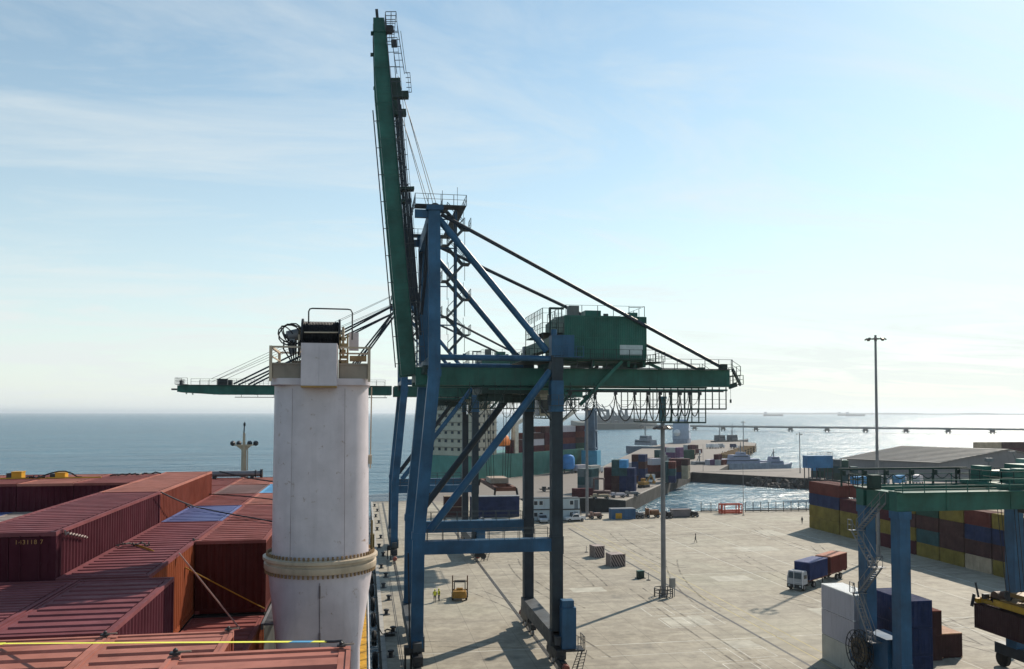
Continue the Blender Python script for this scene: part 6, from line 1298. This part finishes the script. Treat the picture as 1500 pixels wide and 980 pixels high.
v1 = vessel(999, 655, 44, 15, 8, -24, paint('hull_grey_blue', (0.2, 0.24, 0.32), 0.5), paint('super_blue_grey', (0.3, 0.36, 0.46), 0.5, 0.08), 'tall blue grey ship with a white dome, beyond the pier', [(-20, 14, 14, 8, 17), (-18, 10, 13.5, 17, 22), (-8, 6, 11, 22, 24)], 6)
mb = MB(); mb.lathe([(0, -3), (2, -2.4), (3, 0), (2, 2.4), (0, 3)], (-3, -24, 13), 16); mb.build('radome', white_m, v1)
vessel(946, 664, 34, 8, 5, -150, paint('hull_navy_grey', (0.1, 0.13, 0.17), 0.5), paint('super_grey', (0.17, 0.19, 0.23), 0.5), 'dark grey ship with a pointed lattice mast moored left of the near mast', [(-8, 8, 7, 6, 10), (-4, 4, 5, 10, 13)], 12)
vessel(1085, 691, 38, 8, 4.5, -86, hw_, lav, 'long pale lavender patrol vessel beyond the causeway', [(-15, 9, 7, 4.5, 6.6), (-6, 4, 5.5, 6.6, 8.6), (-2, 2, 4, 8.6, 10)], 5, 'patrol boat'); vessel(1132, 690, 22, 6, 3.5, -88, hw_, lav, 'short pale patrol vessel right of the long lavender one', [(-7, 5, 5, 3.5, 5.4), (-2, 3, 4, 5.4, 7.4)], 4, 'patrol boat')
vessel(1030, 692, 20, 6, 3.2, -84, paint('hull_dark', (0.05, 0.055, 0.06), 0.6), steel_grey, 'dark low tug at the basin corner left of the lavender vessel', [(-6, 2, 4.5, 3.2, 5.6)], 4, 'boat')
for i, (px, py, l) in enumerate(((1062, 653.5, 'dark trawler with rigging at the far side of the pier, left one'), (1080, 653, 'dark trawler with tall masts at the pier tip, right one'))):
    vessel(px, py, 34, 8, 5, -60, paint('hull_dark', (0.05, 0.055, 0.06), 0.6), paint('super_dark', (0.09, 0.1, 0.11), 0.6), l, [(-12, -3, 6, 5, 10)], 11, 'trawler')
for px, d_, l in ((1133, 7800, 'tiny ship anchored on the horizon left of the tall mast'), (1240, 9000, 'tiny long ship on the horizon near the tall mast'), (1253, 8200, 'tiny second ship on the horizon, right by the tall mast')):
    r_ = ray(px, 604.4); q = Vector((r_.x, r_.y)).normalized()*d_; t = thing('far_ship', l, 'ship', (q.x, q.y, ZW), R(-110)); hull_mb(170, 28, 15, 2).build('hull', paint('far_hull', (0.07, 0.08, 0.1), 0.6), t); mb = MB(); mb.b2((-11, -78, 15), (11, -58, 36)); mb.beam((0, -60, 36), (0, -60, 48), 1.4, 1.4); mb.build('superstructure', hw_, t)

# ------------------------------------------------------------------ third crane on the second quay, seen past the near crane
hcx = at_z(866, 689); t = thing('harbour_crane', 'pale blue harbour crane with a lattice top, between the green ship and pier', 'crane', hcx, R(-30)); pb = paint('pale_crane_blue', (0.06, 0.11, 0.17), 0.5, 0.15, 0.08, 0.3)
mb = MB()
for x in (-2.2, 2.2):
    for y in (-2.2, 2.2): mb.beam((x, y, 0), (x*0.8, y*0.8, 28), 0.8, 0.8)
for z_ in (10, 18, 27): mb.beam((-2.4, -2.4, z_), (2.4, -2.4, z_), 0.5, 0.6); mb.beam((-2.4, 2.4, z_), (2.4, 2.4, z_), 0.5, 0.6); mb.beam((-2.4, -2.4, z_), (-2.4, 2.4, z_), 0.5, 0.6); mb.beam((2.4, -2.4, z_), (2.4, 2.4, z_), 0.5, 0.6)
mb.b2((-1.2, -1.2, 9), (1.2, 1.2, 27)); mb.build('tower', pb, t)
mb = MB()
for k in range(5):
    z0 = 28+k*3; w0 = 2.1-k*0.1
    for sx_ in (-1, 1):
        for sy_ in (-1, 1): mb.beam((sx_*w0, sy_*w0, z0), (sx_*(w0-0.1), sy_*(w0-0.1), z0+3), 0.3, 0.3)
        mb.beam((sx_*w0, -w0, z0), (sx_*w0, w0, z0+3), 0.2, 0.2); mb.beam((-w0, sx_*w0, z0), (w0, sx_*w0, z0+3), 0.2, 0.2)
mb.build('lattice_top', pb, t)
mb = MB(); mb.b2((-3.6, -3.4, 1.2), (3.6, 3.4, 9)); mb.build('base_house', paint('turquoise_blue', (0.03, 0.22, 0.36), 0.5, 0.15), t)
q = at_z(832, 693); t = thing('fuel_tank', 'rounded bright blue tank beside the moored green ship', 'tank', q); mb = MB(); mb.lathe([(2.6, 1.8), (2.9, 3), (2.9, 6.4), (2.4, 7.4), (1.2, 8.0), (0, 8.1)], n=20); mb.build('shell', paint('bright_blue', (0.03, 0.2, 0.5), 0.45, 0.15), t); mb = MB()
for a_ in (0.5, 2.1, 3.7, 5.3): mb.beam((2.3*math.cos(a_), 2.3*math.sin(a_), 0), (2.3*math.cos(a_), 2.3*math.sin(a_), 2.2), 0.4, 0.4)
mb.build('stand', steel_dark, t)

# ------------------------------------------------------------------ jetty across the bay
pA = [at_z(px, py, ZW) for px, py in ((905, 628), (980, 629.3), (1044, 630.6), (1144, 632.0), (1253, 633.4), (1373, 634.8), (1439, 635.6), (1530, 636.8))]
pA = [Vector((p.x, p.y, 0)) for p in pA]
jt = thing('jetty', 'long low jetty on piers crossing the bay to the right', 'jetty', pA[0]); mb = MB()
for a, b in zip(pA[:-1], pA[1:]): mb.beam(a-pA[0]+Vector((0, 0, 2.6)), b-pA[0]+Vector((0, 0, 2.6)), 9, 2.2); mb.beam(a-pA[0]+Vector((0, 0, 4.0)), b-pA[0]+Vector((0, 0, 4.0)), 2.2, 0.5); mb.beam(a-pA[0]+Vector((0, 0, 5.0)), b-pA[0]+Vector((0, 0, 5.0)), 0.4, 0.3)
mb.build('deck', paint('jetty_concrete', (0.14, 0.15, 0.15), 0.8), jt)
tot = 0
for a, b in zip(pA[:-1], pA[1:]):
    L_ = (b-a).length; s_ = (-tot) % 56
    while s_ < L_:
        p = a.lerp(b, s_/L_)-pA[0]; mb = MB(); mb.box((p.x, p.y, -1.6), (8, 8, 0.9)); mb.box((p.x, p.y, 0), (5, 5, 4.2))
        for dx in (-2.5, 2.5): mb.tube((p.x+dx, p.y, -8), (p.x+dx, p.y, -1.6), 1.0, n=6)
        mb.build('pier', paint('jetty_pier', (0.09, 0.1, 0.1), 0.8), jt); s_ += 56
    tot += L_
# second port on the headland
fp = paint('far_crane_grey', (0.09, 0.12, 0.14), 0.7)
for i, (px, top, jib) in enumerate(((893, 606, -14), (900, 606, -14), (911, 607, -13), (921, 606.5, -10), (874, 606, 0), (880, 608, 0))):
    p = at_z(px, 629.5, ZW); p = Vector((p.x+14, p.y+58, 6)); H = (629.5-top)*p.y/1240*0.92; d_ = p.y*abs(1)/1240; t = thing('port_crane', ('%s hazy harbour crane from the left in the distant port' % ('third', 'fourth', 'fifth', 'sixth', 'first', 'second')[i]), 'crane', p, 0, 'hazy cranes of the distant port'); mb = MB(); mb.beam((0, 0, 0), (0, 0, H), 7, 7, w2=4, h2=4); mb.build('tower', fp, t)
    mb = MB()
    if jib: mb.beam((-2, 0, H*0.35), (jib*d_*1.2, 0, H*1.35), 3, 3, w2=1.4, h2=1.4)
    else: mb.beam((-12, 0, H), (14, 0, H), 3, 4)
    mb.build('jib', fp, t); mb = MB(); mb.b2((-6, -5, H*0.3), (8, 5, H*0.55)); mb.build('machine_house', fp, t)
for i, (px, wpx, hpx) in enumerate(((868, 9, 9), (888, 14, 6), (905, 22, 4), (924, 30, 8), (945, 16, 7))):
    p = at_z(px, 629.3, ZW); s_ = p.y/1240; t = thing('port_shed', ('%s hazy shed from the left in the distant port' % NTH[i]), 'shed', (p.x+20, p.y+90, 7), 0, 'hazy sheds of the distant port'); mb = MB(); mb.b2((-wpx*s_/2, -20, 0), (wpx*s_/2, 20, hpx*s_*0.8)); mb.build('wall', fp, t); mb = MB(); mb.prism([(-20, hpx*s_*0.8), (20, hpx*s_*0.8), (0, hpx*s_)], -wpx*s_/2-1, wpx*s_/2+1); mb.v = [(z_, x, y) for x, y, z_ in mb.v]; mb.build('roof', fp, t)

# ------------------------------------------------------------------ warehouse and yard behind the container wall
wr = thing('warehouse', 'long grey warehouse with a low gable roof behind the container wall', 'warehouse', (0, 0, 0)); wm, rf_ = paint('warehouse_wall', (0.2, 0.185, 0.185), 0.7, 0.12, 0.03, 0.1), paint('warehouse_roof', (0.24, 0.215, 0.19), 0.6, 0.12, 0.12, 0.12)
Lp, Cp, Np, Fp = Vector((199.4, 326.7, 0)), Vector((219, 295, 0)), Vector((262, 278, 0)), Vector((246, 310, 0))
Fp = Lp+(Np-Cp); zE, zR = 7.0, 12.2; rA, rB = Lp.lerp(Fp, 0.5), Cp.lerp(Np, 0.5)
mb = MB(); P3 = lambda p, z_: (p.x, p.y, z_)
mb.add([P3(Lp, 0), P3(Cp, 0), P3(Np, 0), P3(Fp, 0), P3(Lp, zE), P3(Cp, zE), P3(Np, zE), P3(Fp, zE), P3(rA, zR), P3(rB, zR)], [(0, 1, 5, 4), (1, 2, 6, 9, 5), (2, 3, 7, 6), (3, 0, 4, 8, 7)]); mb.build('wall', wm, wr)
up = Vector((0, 0, 0.12)); mb = MB(); ov = (Cp-Lp).normalized()*1.6; sv = (Np-Cp).normalized()*1.4
A, B_, C_, D_, E1, E2 = [Vector(P3(p, z_)) for p, z_ in ((Lp-ov-sv, zE-0.3), (Cp+ov-sv, zE-0.3), (rB+ov, zR), (rA-ov, zR), (Np+ov+sv, zE-0.3), (Fp-ov+sv, zE-0.3))]
for q4 in ((A, B_, C_, D_), (D_, C_, E1, E2)):
    vs = [v_+up for v_ in q4]+[v_-up for v_ in q4]; mb.add(vs, [(0, 1, 2, 3), (7, 6, 5, 4), (0, 4, 5, 1), (1, 5, 6, 2), (2, 6, 7, 3), (3, 7, 4, 0)])
mb.build('roof', rf_, wr)
mb = MB(); a, b = Lp.lerp(Cp, 0.42), Lp.lerp(Cp, 0.56); n_ = Vector(((Cp-Lp).y, -(Cp-Lp).x, 0)).normalized()*-0.1
mb.add([P3(a-n_*-1, 0), P3(b-n_*-1, 0), P3(b-n_*-1, 5.2), P3(a-n_*-1, 5.2)], [(0, 1, 2, 3)]); mb.build('door', paint('shed_door', (0.07, 0.06, 0.06), 0.7), wr)
mb = MB()
for k in range(1, 12): p = A.lerp(D_, k/12)+up*1.3; q = B_.lerp(C_, k/12)+up*1.3; mb.beam(p, q, 0.12, 0.1)
mb.build('roof_seam', rf_, wr)
for j, (x, sq) in enumerate(((264.0, 'KM'), (266.6, 'NMNKA'), (279.2, 'PNKMN'), (291.8, 'NKPN'))):
    for k, ch in enumerate(sq):
        m, cn = CN2[ch]; L = 6.06 if j == 0 else 12.19
        far_container((x if j else 260.2, 335, 2.6*k), L, m, '%s container, %s, in the %s column from the left behind the warehouse' % (cn, ('bottom', 'second up', 'third up', 'fourth up', 'fifth up')[k], NTH[j]), R(-90), 'containers behind the warehouse')
t = thing('open_shed', 'small dark blue roofed shelter beyond the warehouse ridge', 'shelter', (243, 356, 0)); mb = MB(); mb.prism([(-4, 0), (4, 0), (3, 2.0), (-2.4, 2.0)], -3, 3); mb.v = [(x, z_, y+7.0) for x, y, z_ in mb.v]; mb.build('roof', C_NAVY, t); mb = MB()
for x in (-3.6, 3.6):
    for y in (-2.5, 2.5): mb.beam((x, y, 0), (x, y, 7), 0.3, 0.3)
mb.build('post', steel_grey, t)
# blue yard machines and empties left of the warehouse
for i, (px, py, s, l, L) in enumerate(((1192, 699, 'TL', 'by the rock bank at the left yard corner', 6.06), (1203, 700, 'GTL', 'second group in the cluttered yard by the basin', 6.06), (1214, 702, 'TGK', 'third group in the cluttered yard by the basin', 6.06), (1226, 703, 'GTK', 'fourth group in the cluttered yard by the basin', 6.06), (1238, 705, 'TKG', 'fifth group in the cluttered yard by the basin', 6.06), (1252, 704, 'KT', 'sixth group in the cluttered yard by the basin', 6.06))):
    p = at_z(px, py)
    for k, ch in enumerate(s): m, cn = CN2[ch]; far_container((p.x, p.y, 2.6*k+0.01), L, m, '%s container, %s, %s' % (cn, LVL[k], l), R(-60+i*7), 'containers in the yard by the basin')
t = thing('tank_stand', 'blue steel tank on tall legs in the cluttered yard', 'tank', at_z(1199, 712)); mb = MB()
for x in (-4.5, -1.5, 1.5, 4.5):
    for y in (-1.5, 1.5): mb.beam((x, y, 0), (x, y, 6.5), 0.25, 0.25)
mb.beam((-4.5, -1.5, 3.2), (4.5, -1.5, 3.2), 0.15, 0.15); mb.build('legs', steel_dark, t); mb = MB(); mb.b2((-5, -1.8, 6.5), (4.6, 1.8, 10.8)); mb.build('tank_box', paint('tank_blue', (0.03, 0.14, 0.28), 0.5, 0.2, 0.1, 0.3), t); mb = MB(); mb.railing([(-5, -1.8, 10.8), (4.6, -1.8, 10.8), (4.6, 1.8, 10.8)], 1.1, 1.6, 0.05); mb.build('railing', rail_grey, t)
for i, px in enumerate((1262, 1290, 1318, 1345)):
    lorry(at_z(px, 712-i*1.0), R(-70+9*i), (C_LBLUE, C_GREY, C_LBLUE, C_WHITE)[i], ('light blue lorry in the yard before the warehouse, left one', 'grey lorry in the yard before the warehouse door', 'light blue lorry in the yard before the warehouse, right one', 'white lorry in the yard before the warehouse')[i], 9)

# ------------------------------------------------------------------ sea air
HZ = True
if HZ:
    mb = MB().b2((-42000, -500, -9), (42000, 42000, 90)); hz = mb.build('haze', None or steel_grey, smooth=False); tag(hz, kind='stuff')
    m = bpy.data.materials.new('sea_haze'); m.use_nodes = True; m.node_tree.nodes.clear(); o_ = N(m.node_tree, 'ShaderNodeOutputMaterial'); v_ = N(m.node_tree, 'ShaderNodeVolumePrincipled')
    v_.inputs['Color'].default_value = (0.86, 0.93, 1.0, 1); v_.inputs['Density'].default_value = 0.00007; v_.inputs['Anisotropy'].default_value = 0.35; m.node_tree.links.new(v_.outputs[0], o_.inputs['Volume']); hz.data.materials.clear(); hz.data.materials.append(m)
